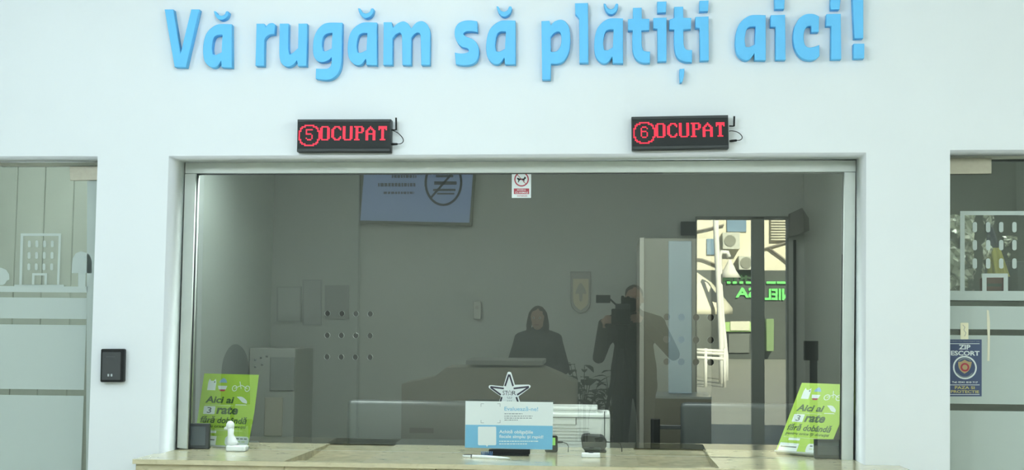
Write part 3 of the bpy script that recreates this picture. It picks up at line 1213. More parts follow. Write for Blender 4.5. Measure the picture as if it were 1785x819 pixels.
crumple("plastic_bag", [(1640, 376), (1699, 376), (1697, 511), (1640, 511)], BY - 0.10, "wide crumpled clear plastic bag beside the door edge on the storage shelf", 3, 0.06)
crumple("plastic_bag", [(1714, 372), (1731, 372), (1727, 511), (1712, 511)], BY - 0.10, "tall narrow crinkled plastic bag between the wide bag and the umbrella", 5, 0.03)
crumple("plastic_bag", [(1750, 411), (1772, 413), (1769, 450), (1758, 450)], BY + 0.04, "small crinkled plastic bag above the dark box on the storage shelf", 8, 0.03)
# umbrella leaning on the shelf
um = empty("folded_umbrella", atY(1735, 505, BY + 0.05), "folded navy and yellow umbrella standing on the storage shelf", "umbrella")
um.location.z = zs - 0.0028
bpx = [(1721, 374), (1727, 385), (1733, 405), (1741, 425), (1750, 450), (1757, 478)]
apex = atY(1721, 372, BY + 0.05)
basec = atY(1741, 482, BY + 0.05)
M_NAVYC = mat("navy_cloth", (0.02, 0.025, 0.05), 0.7)
M_YELC = mat("yellow_cloth", (0.42, 0.38, 0.10), 0.7)
for k, nm, m, t0, t1 in ((0, "upper_canopy", M_NAVYC, 0.0, 0.55), (1, "lower_canopy", M_YELC, 0.55, 1.0)):
    b = MB()
    rings_ = []
    for t_ in (t0, (t0 + t1) / 2, t1):
        cpt = apex.lerp(basec, t_)
        rr = 0.004 + 0.036 * t_
        rings_.append([b.bm.verts.new(cpt + Vector((math.cos(a) * rr * (1 + 0.18 * math.cos(6 * a)), math.sin(a) * rr * (1 + 0.18 * math.cos(6 * a)), 0))) for a in [2 * PI * i / 36 for i in range(36)]])
    for r0, r1 in zip(rings_, rings_[1:]):
        for i in range(36):
            b.bm.faces.new((r0[i], r0[(i + 1) % 36], r1[(i + 1) % 36], r1[i]))
    b.bm.faces.new(rings_[0])
    b.bm.faces.new(rings_[-1])
    b.build(nm, m, um)
b = MB()
b.tube([basec, Vector((basec.x, basec.y, zs - 0.0028))], 0.006, 8)
b.build("shaft", M_BLACK, um)


def carton(name, lp, Y, d, m, label, zbot):
    a_, c_ = atY(*lp[0], Y), atY(*lp[1], Y)
    b = MB()
    b.box((a_.x, Y, zbot), (c_.x, Y + d, a_.z), 0.003, 1)
    o = tag(b.build(name, m), label, "box")
    b = MB()
    b.box((a_.x + 0.01, Y - 0.002, (a_.z + zbot) / 2 - 0.006), (c_.x - 0.01, Y + 0.001, (a_.z + zbot) / 2 + 0.006))
    b.build("tape_band", M_CHAR, o)
    return o


carton("cardboard_box", [(1716, 483), (1750, 506)], BY - 0.19, 0.07, mat("dark_red_card", (0.16, 0.045, 0.05), 0.7), "small dark red box standing in front of the umbrella", zs - 0.0025)
carton("cardboard_box", [(1759, 455), (1800, 506)], BY + 0.10, 0.10, mat("dark_blue_card", (0.05, 0.06, 0.065), 0.7), "dark grey box behind the right glass door, right of the umbrella", zs - 0.0025)

# ------------------------------------------------------------------ prohibition sticker on the pane
so = 0.0006
cz = M_PANE_INV @ pane_hit(908, 322, so)
ns = empty("prohibition_sticker", pane_hit(908, 322, so), "small white sticker with a crossed-out dog at the top of the service window", "sticker")
MP = M_PANE


def p3(u, v):
    q_ = M_PANE_INV @ pane_hit(840 + u / 7.443, 250 + v / 7.443, so)
    return (q_.x, q_.y)


b = MB()
add_prism(b, [[p3(*p) for p in ((388, 372), (640, 368), (637, 706), (388, 706))]], so, so + 0.0008, MP)
b.build("backing", M_PRINTW, ns)
b = MB()
c = p3(515, 465)
rr = p3(610, 465)[0] - c[0]
ring(b, c[0], c[1], rr, rr * 0.17, so + 0.0008, so + 0.0014, MP)
a_, e_ = p3(452, 398), p3(578, 532)
stroke(b, a_[0], a_[1], e_[0], e_[1], 0.0024, so + 0.0008, so + 0.0014, MP)
add_prism(b, [[p3(*p) for p in ((415, 584), (614, 584), (614, 656), (415, 656))]], so + 0.0008, so + 0.0014, MP)
for (tx, u0, v0, u1, v1) in (("INTERZIS", 460, 672, 590, 690),):
    x0, y1 = p3(u0, v0)
    x1, y0 = p3(u1, v1)
    add_text(b, tx, x0, y0, x1, y1, so + 0.0008, so + 0.0014, MP, 0.01)
b.build("red_print", M_REDP, ns)
b = MB()
dog = [(452, 455, 1), (468, 445), (480, 452), (500, 455), (540, 455), (550, 440), (556, 428, 1), (566, 436, 1), (572, 446), (570, 458, 1), (558, 462), (552, 480), (548, 500, 1), (560, 506, 1), (540, 506, 1), (538, 478), (500, 474), (488, 482), (478, 504, 1), (466, 504, 1), (474, 482), (466, 470)]
add_prism(b, [smooth_loop([p3(p[0], p[1]) + tuple(p[2:]) for p in dog])], so + 0.0008, so + 0.0012, MP)
b.build("dog_figure", M_BLACK, ns)
b = MB()
for tx, u0, v0, u1, v1 in (("ACCESUL", 455, 592, 572, 614), ("CU ANIMALE", 432, 624, 600, 648)):
    x0, y1 = p3(u0, v0)
    x1, y0 = p3(u1, v1)
    add_text(b, tx, x0, y0, x1, y1, so + 0.0014, so + 0.0018, MP, 0.01)
b.build("white_lettering", M_PRINTW, ns)

# ------------------------------------------------------------------ star on the pane
st = empty("star_sticker", pane_hit(887, 688, so), "white five pointed star sticker with dark outlines above the white and blue sign", "sticker")


def p7(u, v):
    q_ = M_PANE_INV @ pane_hit(800 + u / 4.817, 640 + v / 4.817, so)
    return (q_.x, q_.y)


def p7l(pts):
    return [p7(p[0], p[1]) + tuple(p[2:]) for p in pts]


b = MB()
star = [(408, 45), (422, 38), (438, 45), (470, 147, 1), (585, 146), (601, 156), (596, 172), (500, 245, 1), (545, 395), (540, 410), (525, 410), (425, 335, 1), (325, 410), (308, 410), (303, 395), (352, 245, 1), (255, 175), (250, 162), (262, 150), (374, 160, 1)]
add_prism(b, [smooth_loop(p7l(star))], so, so + 0.001, MP)
b.build("backing", M_PRINTW, st)
b = MB()
za, zb = so + 0.001, so + 0.0016
for k in ((420, 60, 387, 158), (424, 60, 455, 158), (264, 164, 377, 178), (266, 168, 352, 232), (588, 163, 459, 178), (585, 168, 489, 232),
          (360, 250, 318, 394), (482, 250, 530, 394), (425, 322, 326, 396), (425, 322, 524, 396)):
    a_, e_ = p7(k[0], k[1]), p7(k[2], k[3])
    stroke(b, a_[0], a_[1], e_[0], e_[1], 0.0068, za, zb, MP)
for tx, u0, v0, u1, v1 in (("ST", 368, 196, 410, 234), ("R", 446, 198, 480, 234)):
    x0, y1 = p7(u0, v0)
    x1, y0 = p7(u1, v1)
    add_text(b, tx, x0, y0, x1, y1, za, zb, MP, 0.0)
so_, si_ = [], []
for k in range(10):
    a = PI / 2 + k * PI / 5
    r1 = 26 if k % 2 == 0 else 11
    so_.append((427 + r1 * math.cos(a), 216 - r1 * math.sin(a)))
    si_.append((427 + (r1 - 5.5 if k % 2 == 0 else r1 - 3) * math.cos(a), 216 - (r1 - 5.5 if k % 2 == 0 else r1 - 3) * math.sin(a)))
add_prism(b, [p7l(so_), p7l(si_)], za, zb, MP)
b.build("dark_outline", mat("dark_violet_print", (0.03, 0.03, 0.05), 0.5), st)
b = MB()
for v, w in ((252, 22), (262, 16), (282, 20)):
    for k in range(3):
        u = 425 - w + k * w * 0.75
        add_prism(b, [p7l([(u, v - 3), (u + w * 0.5, v - 3), (u + w * 0.5, v + 2), (u, v + 2)])], za, zb, MP)
b.build("small_print", M_GREYP, st)

# ------------------------------------------------------------------ white and blue sign on the counter
SGY = 0.178
sg = empty("counter_sign", (atY(887, 780, SGY).x, SGY, ZC), "white and blue counter sign reading Evaluează-ne in front of the glass", "sign")
SM = frame_wall(SGY)


def g7(u, v):
    q_ = atY(800 + u / 4.817, 640 + v / 4.817, SGY)
    return (q_.x, q_.z)


def gq(*pts):
    return [g7(*p) for p in pts]


b = MB()
add_prism(b, [gq((55, 283), (790, 293), (785, 692), (50, 675))], -0.004, 0.0, SM)
b.build("white_board", M_PRINTW, sg)
M_SKY = mat("sky_blue_print", (0.17, 0.45, 0.66), 0.5)
b = MB()
add_prism(b, [gq((54.5, 482), (786.5, 492), (785, 691), (50.5, 674.5))], 0.0, 0.0006, SM)
b.build("blue_field", M_SKY, sg)
b = MB()
add_prism(b, [gq((252, 690), (594, 692), (594, 728), (252, 726))], -0.03, 0.006, SM)
zb_ = g7(400, 726)[1]
b.box((g7(252, 0)[0], SGY - 0.03, ZC), (g7(594, 0)[0], SGY + 0.035, ZC + 0.006), 0.001, 1)
b.build("stand_foot", M_BLACK, sg)


def gtext(b, tx, u0, v0, u1, v1, z0, z1, bold):
    x0, y1 = g7(u0, v0)
    x1, y0 = g7(u1, v1)
    add_text(b, tx, x0, y0, x1, y1, z0, z1, SM, bold)


b = MB()
gtext(b, "Evaluează-ne!", 382, 328, 664, 368, 0, 0.0006, 0.012)
b.build("blue_lettering", mat("blue_print", (0.22, 0.50, 0.68), 0.5), sg)
b = MB()
gtext(b, "Achită obligațiile", 338, 524, 622, 566, 0.0006, 0.0012, 0.022)
gtext(b, "fiscale simplu și rapid!", 338, 566, 708, 606, 0.0006, 0.0012, 0.022)
for v, u1 in ((620, 668), (642, 572)):
    u = 338
    rnd = random.Random(v)
    while u < u1:
        w = rnd.uniform(8, 26)
        add_prism(b, [gq((u, v - 3), (min(u + w, u1), v - 3), (min(u + w, u1), v + 5), (u, v + 5))], 0.0006, 0.0010, SM)
        u += w + 5
# speech bubble field
add_prism(b, [[g7(*p) for p in rrect(160, 498, 313, 654, 10)]], 0.0006, 0.0012, SM)
add_prism(b, [gq((226, 652), (246, 652), (236, 668))], 0.0006, 0.0012, SM)
b.build("white_print", M_PRINTW, sg)
b = MB()
for v, u1 in ((390, 535), (410, 618), (427, 612), (443, 494)):
    u = 382
    rnd = random.Random(v)
    while u < u1:
        w = rnd.uniform(8, 26)
        add_prism(b, [gq((u, v - 3), (min(u + w, u1), v - 3), (min(u + w, u1), v + 3), (u, v + 3))], 0.0, 0.0006, SM)
        u += w + 5
b.build("small_text", M_GREYP, sg)
for (cu_, cv_, du, dv) in ((184, 305, 1, 1), (348, 305, -1, 1), (184, 468, 1, -1), (348, 468, -1, -1)):
    b = MB()
    add_prism(b, [gq((cu_, cv_), (cu_ + 26 * du, cv_), (cu_ + 26 * du, cv_ + 3 * dv), (cu_ + 3 * du, cv_ + 3 * dv), (cu_ + 3 * du, cv_ + 26 * dv), (cu_, cv_ + 26 * dv))], 0.0, 0.0006, SM)
    b.build("corner_mark", M_GREYP, sg)


# ------------------------------------------------------------------ pen, pen holder bases
p0 = atZ(806.5, 794.5, ZC + 0.005)
p1 = atZ(890, 798.5, ZC + 0.005)
pen = empty("ballpoint_pen", (p0 + p1) / 2, "white ballpoint pen lying on the counter below the sign", "pen")
L = p1 - p0
b = MB()
b.tube([p0, p0 + L * 0.02, p0 + L * 0.05, p0 + L * 0.5, p0 + L * 0.8, p0 + L * 0.93, p1], [0.003, 0.0058, 0.0066, 0.0068, 0.0052, 0.0032, 0.0012], 12)
b.build("barrel", M_WHITE, pen)
b = MB()
b.tube([p0 + L * 0.185, p0 + L * 0.205], 0.0072, 12)
b.tube([p0 + L * 0.02 + Vector((0, -0.004, 0.006)), p0 + L * 0.19 + Vector((0, -0.004, 0.007))], 0.0016, 6)
b.build("clip_ring", M_CHAR, pen)
cc = atZ(848, 793, ZC + 0.010)
b = MB()
pts = []
for k in range(64):
    a = k * 0.75
    pts.append(cc + Vector((-0.022 + 0.0007 * k, 0.016 + 0.010 * math.cos(a), 0.002 + 0.010 * math.sin(a))))
b.tube(pts, 0.0016, 6)
b.build("coiled_cord", mat("blue_cord", (0.04, 0.12, 0.26), 0.4), pen)

q = atZ(1030, 797.8, ZC)
b = MB()
hb = 0.0175
b.box((q.x - 0.036, q.y, ZC), (q.x + 0.036, q.y + 0.04, ZC + hb), 0.004, 3)
o = b.build("pen_stand", M_WHITE)
tag(o, "low white plastic pen stand in front of the black payment terminal", "pen stand")
b = MB()
b.lathe([(0.010, 0), (0.010, 0.004), (0.006, 0.005), (0.005, 0.001)], (q.x, q.y + 0.02, ZC + hb - 0.001), 16)
b.build("socket", M_CHAR, o)

q = atZ(410, 787.2, ZC)
ph = empty("pen_holder", (q.x, q.y + 0.03, ZC), "white plastic pen holder with a rounded head standing before the left green leaflet", "pen holder")
b = MB()
w0 = 0.040
b.box((q.x - w0, q.y, ZC), (q.x + w0, q.y + 0.055, ZC + 0.024), 0.007, 3)
b.build("base", M_WHITE, ph)
b = MB()
P = lambda u, v: atY(u, v, q.y + 0.028)
s0, s1, s2 = P(406, 777), P(402, 757), P(402.5, 744)
b.tube([s0, s0.lerp(s1, 0.4), s1, s2], [0.026, 0.020, 0.012, 0.013], 16)
b.build("neck", M_WHITE, ph)
b = MB()
b.ball(P(401.5, 741.5), (0.0165, 0.016, 0.019), 20)
b.tube([P(401, 744), P(396, 746), P(391, 747)], [0.012, 0.009, 0.004], 12)
b.build("head", M_WHITE, ph)

# ------------------------------------------------------------------ leaflets
M_GREEN = mat("lime_green_paper", (0.36, 0.57, 0.045), 0.5, noise=0.03, scale=6)
M_DKGREEN = mat("dark_green_print", (0.035, 0.09, 0.022), 0.5)
M_BLUEP = mat("pale_blue_print", (0.25, 0.42, 0.62), 0.5)
M_LTGREEN = mat("pale_green_print", (0.50, 0.66, 0.32), 0.5)


def leaflet(o, psi, lam, W, H, label, bend):
    """standing leaflet; local 0..1 coordinates, t downward; its right border can be bent"""
    root = empty("green_leaflet", o, label, "leaflet", "green leaflets")
    ex = Vector((math.cos(psi), -math.sin(psi), 0))
    ey = Vector((math.sin(lam) * math.sin(psi), math.sin(lam) * math.cos(psi), math.cos(lam)))
    M = frame_axes(o, ex, ey)
    f = lambda s, t_: (s * W, (1 - t_) * H)
    fl = lambda pts: [f(*p[:2]) + tuple(p[2:]) for p in pts]
    b = MB()
    add_prism(b, [fl([(0, 0), (1, 0), (1 + bend, 0.52), (0.985, 1), (0, 1)])], -0.0015, 0.0, M)
    b.build("card", M_GREEN, root)

    def T(b, tx, s0, t0, s1, t1, bold=0.012, sh=0.12):
        x0, y1 = f(s0, t0)
        x1, y0 = f(s1, t1)
        add_text(b, tx, x0, y0, x1, y1, 0.0, 0.0006, M, bold, sh)
    b = MB()
    T(b, "Aici ai", 0.10, 0.31, 0.62, 0.405, 0.03)
    T(b, "rate", 0.33, 0.445, 0.72, 0.555, 0.034)
    T(b, "fără dobândă", 0.06, 0.585, 0.90, 0.68, 0.022)
    T(b, "pentru orice îți dorești", 0.06, 0.70, 0.90, 0.75, 0.012)
    b.build("dark_lettering", M_DKGREEN, root)
    def flat(name, lps, m=M_PRINTW, z=0.0):
        b = MB()
        for lp in lps:
            add_prism(b, [lp], z, z + 0.0005, M)
        return b.build(name, m, root)

    flat("number_field", [fl(rrect(0.09, 0.45, 0.30, 0.56, 0.012))])
    flat("vest_picture", [fl([(0.10, 0.23), (0.10, 0.12), (0.12, 0.07), (0.15, 0.10), (0.20, 0.10), (0.23, 0.07), (0.25, 0.12), (0.25, 0.23)])])
    flat("cake_picture", [fl([(0.29, 0.165), (0.46, 0.165), (0.44, 0.215), (0.31, 0.215)])])
    flat("leaf_picture", [smooth_loop(fl([(0.66, 0.31, 1), (0.76, 0.31), (0.85, 0.36), (0.86, 0.40, 1), (0.78, 0.385), (0.72, 0.345)]))])
    flat("leaf_line", [fl([(0.66, 0.415), (0.84, 0.412), (0.86, 0.422), (0.66, 0.425)])])
    flat("form_field", [fl([(0.03, 0.855), (0.40, 0.855), (0.40, 0.985), (0.03, 0.985)])])
    flat("bubble_field", [fl(rrect(0.56, 0.845, 0.985, 0.975, 0.05))])
    flat("caption_field", [fl([(0.16, 0.785), (0.38, 0.785), (0.38, 0.815), (0.16, 0.815)])])
    b = MB()
    for cx in (0.60, 0.83):
        x, y = f(cx, 0.195)
        ring(b, x, y, 0.042 * H, 0.010 * H, 0, 0.0005, M, 24)
    for p in ((0.60, 0.195, 0.72, 0.15), (0.72, 0.15, 0.83, 0.195), (0.68, 0.10, 0.72, 0.2)):
        x0, y0 = f(p[0], p[1])
        x1, y1 = f(p[2], p[3])
        stroke(b, x0, y0, x1, y1, 0.003, 0, 0.0005, M)
    b.build("bicycle_picture", M_PRINTW, root)
    b = MB()
    T(b, "3", 0.155, 0.465, 0.235, 0.545, 0.012, 0)
    b.build("number_lettering", mat("slate_print", (0.08, 0.11, 0.12), 0.5), root)
    x, y = f(0.22, 0.115)
    flat("vest_button", [circ(x, y, 0.0035, 10)], MATS["slate_print"], 0.0005)
    flat("form_line", [fl([(0.06, 0.90), (0.37, 0.90), (0.37, 0.915), (0.06, 0.915)])], MATS["slate_print"], 0.0005)
    flat("bubble_text", [fl([(0.62 + 0.07 * k, 0.87), (0.67 + 0.07 * k, 0.87), (0.67 + 0.07 * k, 0.885), (0.62 + 0.07 * k, 0.885)]) for k in range(5)], MATS["slate_print"], 0.0005)
    b = MB()
    add_prism(b, [fl([(0.30, 0.12), (0.33, 0.08), (0.37, 0.055), (0.42, 0.075), (0.45, 0.12)])], 0, 0.0005, M)
    b.build("hat_picture", M_BLUEP, root)
    b = MB()
    add_prism(b, [fl([(0.32, 0.215), (0.44, 0.215), (0.42, 0.24), (0.34, 0.24)])], 0, 0.0005, M)
    b.build("cake_stand", M_REDP, root)
    for t_, s0, s1 in ((0.43, 0.1, 0.62), (0.77, 0.05, 0.85)):
        flat("rule_line", [fl([(s0, t_), (s1, t_), (s1, t_ + 0.008), (s0, t_ + 0.008)])], M_LTGREEN)
    flat("bubble_green_text", [fl([(0.62 + 0.08 * k, 0.91), (0.68 + 0.08 * k, 0.91), (0.68 + 0.08 * k, 0.925), (0.62 + 0.08 * k, 0.925)]) for k in range(4)], M_LTGREEN, 0.0005)
    # clear acrylic easel behind the card
    b = MB()
    add_prism(b, [[(0.002, 0), (W * 0.99, 0), (W * 0.99, 0.006), (0.002, 0.006)]], -0.012, 0.012, M)
    b.build("clear_foot", mat("clear_acrylic", (0.45, 0.50, 0.48), 0.1), root)
    return root


leaflet(Vector((-1.6822, 0.345, ZC + 0.004)), 0.35, 0.199, 0.2726, 0.301, "green leaflet behind the glass at the left end of the counter", 0.012)
leaflet(Vector((0.7016, 0.42, ZC + 0.006)), 0.72, 0.622, 0.24, 0.342, "green leaflet behind the glass at the right end of the counter, tilted more", 0.02)

# ------------------------------------------------------------------ small dark displays in the corners
M_SCR = mat("grey_screen", (0.085, 0.105, 0.115), 0.25)


def corner_display(lp, Y, label):
    q = [atY(u, v, Y) for u, v in lp]
    x0, x1 = q[0].x, q[1].x
    z1 = q[0].z
    root = empty("customer_display", ((x0 + x1) / 2, Y, ZC), label, "display", "small counter displays")
    b = MB()
    b.box((x0, Y, ZC + 0.0008), (x1, Y + 0.022, z1), 0.003, 2)
    b.build("housing", M_CHAR, root)
    b = MB()
    b.box((x0 + 0.012, Y - 0.0012, ZC + 0.014), (x1 - 0.014, Y + 0.001, z1 - 0.012), 0.0006, 1)
    b.build("screen", M_SCR, root)


corner_display([(324.5, 737.5), (365, 737.5)], 0.236, "small dark grey display in the left bottom corner of the window")
corner_display([(1419.5, 765.5), (1468.5, 765.5)], 0.236, "small dark grey display in the right bottom corner of the window")

# ------------------------------------------------------------------ desk behind the window
DZ = 0.76
M_DESK = mat("grey_desk_top", (0.12, 0.12, 0.105), 0.5, noise=0.04, scale=5)
dk = empty("office_desk", (-0.3, 1.05, 0), "grey office desk behind the service window carrying monitors and printer", "desk")
b = MB()
b.box((OXL + 0.01, 0.625, DZ - 0.03), (OXR - 0.03, 1.045, DZ), 0.004, 2)
b.build("desk_top", M_DESK, dk)
for x in (OXL + 0.05, -0.4, OXR - 0.07):
    b = MB()
    b.box((x - 0.02, 0.68, 0), (x + 0.02, 1.02, DZ - 0.03), 0.003, 1)
    b.build("side_panel", M_DESK, dk)

M_MON = mat("silver_grey_monitor", (0.075, 0.086, 0.086), 0.42, 0.15, noise=0.03, scale=30)


def monitor(tl, tr, Y, hgt, label, sticker):
    a_, c_ = atY(*tl, Y), atY(*tr, Y)
    x0, x1, z1 = a_.x, c_.x, (a_.z + c_.z) / 2
    z0 = z1 - hgt
    cx = (x0 + x1) / 2
    root = empty("computer_monitor", (cx, Y + 0.03, DZ), label, "monitor", "monitors behind the service window")
    b = MB()
    b.box((x0, Y - 0.018, z0), (x1, Y + 0.035, z1), 0.022, 7)
    o = b.build("back_cover", M_MON, root)
    for f in o.data.polygons:
        f.use_smooth = True
    b = MB()
    b.box((x0 + 0.006, Y + 0.033, z0 + 0.006), (x1 - 0.006, Y + 0.042, z1 - 0.006), 0.002, 1)
    b.build("screen", M_BLACK, root)
    b = MB()
    b.box((cx - 0.035, Y - 0.008, DZ + 0.012), (cx + 0.035, Y + 0.012, z0 + 0.12), 0.004, 2)
    b.build("stand", M_CHAR, root)
    b = MB()
    b.box((cx - 0.12, Y - 0.07, DZ), (cx + 0.12, Y + 0.12, DZ + 0.014), 0.005, 2)
    b.build("stand_base", M_CHAR, root)
    if sticker:
        p_, q_ = atY(*sticker[0], Y - 0.019), atY(*sticker[1], Y - 0.019)
        b = MB()
        b.box((p_.x, Y - 0.0195, q_.z), (q_.x, Y - 0.016, p_.z))
        b.build("rating_plate", M_CHAR, root)
    return root


monitor((606.5, 696.5), (838, 698.5), 0.80, 0.345, "grey computer monitor seen from behind, left of the white and blue sign", [(714, 745), (756, 755)])
monitor((1186.5, 701.5), (1412, 703.5), 0.80, 0.345, "grey computer monitor seen from behind, left of the right green leaflet", None)
# black upright bracket beside the right monitor
BYp = 0.76
p_, q_ = atY(1134.5, 730, BYp), atY(1150.5, 781, BYp)
br = empty("upright_bracket", ((p_.x + q_.x) / 2, BYp, DZ), "black upright bracket with a short arm left of the right monitor", "bracket")
b = MB()
b.box((p_.x, BYp, DZ), (q_.x, BYp + 0.03, p_.z), 0.002, 1)
b.build("post", M_BLACK, br)
a_, c_ = atY(1150, 741, BYp), atY(1187.5, 748.5, BYp)
b = MB()
b.box((a_.x - 0.001, BYp + 0.008, c_.z), (c_.x, BYp + 0.022, a_.z), 0.002, 1)
b.build("arm", M_CHAR, br)

# ------------------------------------------------------------------ printer
PY = 0.74
M_PRN = mat("white_printer_shell", (0.84, 0.88, 0.85), 0.45)
M_GAP = mat("dark_groove", (0.10, 0.12, 0.115), 0.7)
xr = atY(1063.5, 760, PY).x
xl_ = atY(880, 760, PY).x
zt = atY(1000, 719.5, PY).z
pr_ = empty("desktop_printer", ((xl_ + xr) / 2, PY + 0.18, DZ), "white desktop printer behind the glass, right of the white and blue sign", "printer")
b = MB()
b.box((xl_, PY, DZ + 0.0005), (xr, PY + 0.295, zt), 0.010, 3)
b.build("shell", M_PRN, pr_)
zl_ = atY(1000, 709.5, PY + 0.02).z
xl2 = atY(1041.5, 712, PY + 0.02).x
b = MB()
b.box((xl_ + 0.02, PY + 0.02, zt - 0.002), (xl2, PY + 0.28, zl_), 0.005, 2)
b.build("top_cover", M_PRN, pr_)


def pbox(b, u0, v0, u1, v1, d=0.0015, Y=PY):
    a_, c_ = atY(u0, v0, Y), atY(u1, v1, Y)
    b.box((a_.x, Y - d, c_.z), (c_.x, Y + 0.002, a_.z))


b = MB()
pbox(b, 880, 713.0, 1040.5, 715.6, 0.0008, PY + 0.02)
for v in (744.2, 749.8, 755.4, 761.0, 766.6, 772.2):
    pbox(b, 880, v, 1027.5, v + 1.9)
pbox(b, 880, 726.6, 1063, 727.8)
pbox(b, 1053.2, 717, 1054.4, 781)
pbox(b, 1003.5, 728, 1004.6, 739.4)
pbox(b, 880, 738.4, 1004.6, 739.8)
b.build("vent_grooves", M_GAP, pr_)

# ------------------------------------------------------------------ payment terminal etc. on the counter behind the glass
TY = 0.36


def t1(u, v, Y=TY):
    q_ = atY(940 + u / 6.825, 690 + v / 6.825, Y)
    return (q_.x, q_.z)


c = atY(1036, 787, TY)
pt = empty("payment_terminal", (c.x, TY + 0.04, ZC), "dark grey payment terminal with a cable, behind the low white pen base", "payment terminal")
b = MB()
lp = [(495, 500), (505, 470), (530, 456), (600, 452), (604, 462), (742, 468), (770, 486), (802, 540), (800, 600), (770, 640), (745, 652), (550, 655), (512, 615)]
lp = [t1(*p) for p in lp]
zmin = min(p[1] for p in lp)
lp = [(p[0], max(p[1] - zmin + ZC + 0.004, ZC + 0.004) if True else 0) for p in lp]
add_prism(b, [lp], -0.085, 0.0, frame_wall(TY), bev=0.006)
b.build("body", mat("dark_grey_plastic", (0.05, 0.056, 0.054), 0.5, noise=0.05, scale=60), pt)
b = MB()
x0_, x1_ = t1(545, 0)[0], t1(800, 0)[0]
b.box((x0_, TY - 0.004, ZC), (x1_, TY + 0.08, ZC + 0.008), 0.002, 1)
b.build("base", M_BLACK, pt)
b = MB()
b.tube([atY(1057, 770, TY + 0.03), atY(1064, 770.5, TY + 0.03), atY(1076, 771, TY + 0.03), atY(1082, 773, TY + 0.03), atY(1083.5, 779, TY + 0.03), Vector((atY(1084, 784, TY + 0.03).x, TY + 0.03, ZC + 0.002))], 0.002, 8)
b.build("cable", M_BLACK, pt)

KY = 0.33
kp = empty("pin_pad", (atY(963, 783, KY).x, KY, ZC), "small black pin pad with a green screen peeking out behind the sign", "pin pad")
a_, c_ = atY(950, 759.5, KY), atY(971.8, 785, KY)
b = MB()
add_prism(b, [rrect(a_.x, ZC + 0.0005, c_.x, a_.z, 0.008)], -0.03, 0.0, frame_wall(KY), bev=0.002)
b.build("housing", M_BLACK, kp)
a_, c_ = atY(953, 762.5, KY), atY(968.0, 776.0, KY)
b = MB()
b.box((a_.x, KY - 0.0012, c_.z), (c_.x, KY + 0.002, a_.z))
b.build("screen", mat("lit_green_lcd", (0.2, 0.5, 0.1), 0.4, emit=(0.35, 0.8, 0.2), strength=0.6), kp)
b = MB()
b.tube([atY(972, 770.5, KY + 0.01), atY(981, 770.5, KY + 0.01)], 0.004, 8)
b.tube([atY(981, 770.5, KY + 0.01), atY(988, 773, KY + 0.01), atY(991, 778, KY + 0.01), Vector((atY(990.5, 783, KY + 0.01).x, KY + 0.01, ZC + 0.002))], 0.0016, 8)
b.build("cable", M_CHAR, kp)

# ------------------------------------------------------------------ things along the back of the office
# low cabinet at the far left
CYb = 1.36
a_, c_ = atY(398, 606, CYb), atY(515, 604, CYb)
cab = empty("filing_cabinet", ((a_.x + c_.x) / 2, CYb + 0.2, 0), "low grey filing cabinet behind the glass near the left green leaflet", "cabinet")
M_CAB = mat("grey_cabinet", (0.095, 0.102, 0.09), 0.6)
b = MB()
b.box((max(a_.x, OXL + 0.005), CYb, 0), (c_.x, OY1 - 0.01, a_.z), 0.004, 2)
b.build("body", M_CAB, cab)
p_, q_ = atY(472, 622, CYb), atY(513, 681, CYb)
b = MB()
b.box((p_.x, CYb - 0.008, q_.z), (q_.x, CYb + 0.002, p_.z), 0.002, 1)
b.build("dark_panel", mat("dark_panel", (0.045, 0.052, 0.047), 0.6), cab)
p_, q_ = atY(462, 692, CYb), atY(492, 760, CYb)
b = MB()
b.box((p_.x, CYb - 0.008, q_.z), (q_.x, CYb + 0.002, p_.z), 0.002, 1)
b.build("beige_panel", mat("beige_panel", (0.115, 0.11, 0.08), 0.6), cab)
for u, v in ((445, 627), (455, 623), (465, 621), (457, 635), (445, 639)):
    b = MB()
    b.ball(atY(u, v, CYb - 0.002), 0.006, 10)
    b.build("knob", M_CHAR, cab)
# framed papers and the plaque on the office back wall
WY = OY1


def framed(lp, name, label, mf, mi, d=0.009):
    """lp: (u0, v0, u1, v1)"""
    lo = wx([(lp[0], lp[1]), (lp[2], lp[1]), (lp[2], lp[3]), (lp[0], lp[3])], WY - d)
    u0, v0, u1, v1 = lp
    li = wx([(u0 + 2.5, v0 + 2.5), (u1 - 2.5, v0 + 2.5), (u1 - 2.5, v1 - 2.5), (u0 + 2.5, v1 - 2.5)], WY - d)
    c_ = Vector((sum(p[0] for p in lo) / 4, WY - d, sum(p[1] for p in lo) / 4))
    root = empty(name, c_, label, "picture", "framed papers on the office wall")
    b = MB()
    add_prism(b, [lo, li], -d, 0.0, frame_wall(WY - d))
    b.build("frame", mf, root)
    b = MB()
    add_prism(b, [li], -d, -0.003, frame_wall(WY - d))
    b.build("sheet", mi, root)
    return root


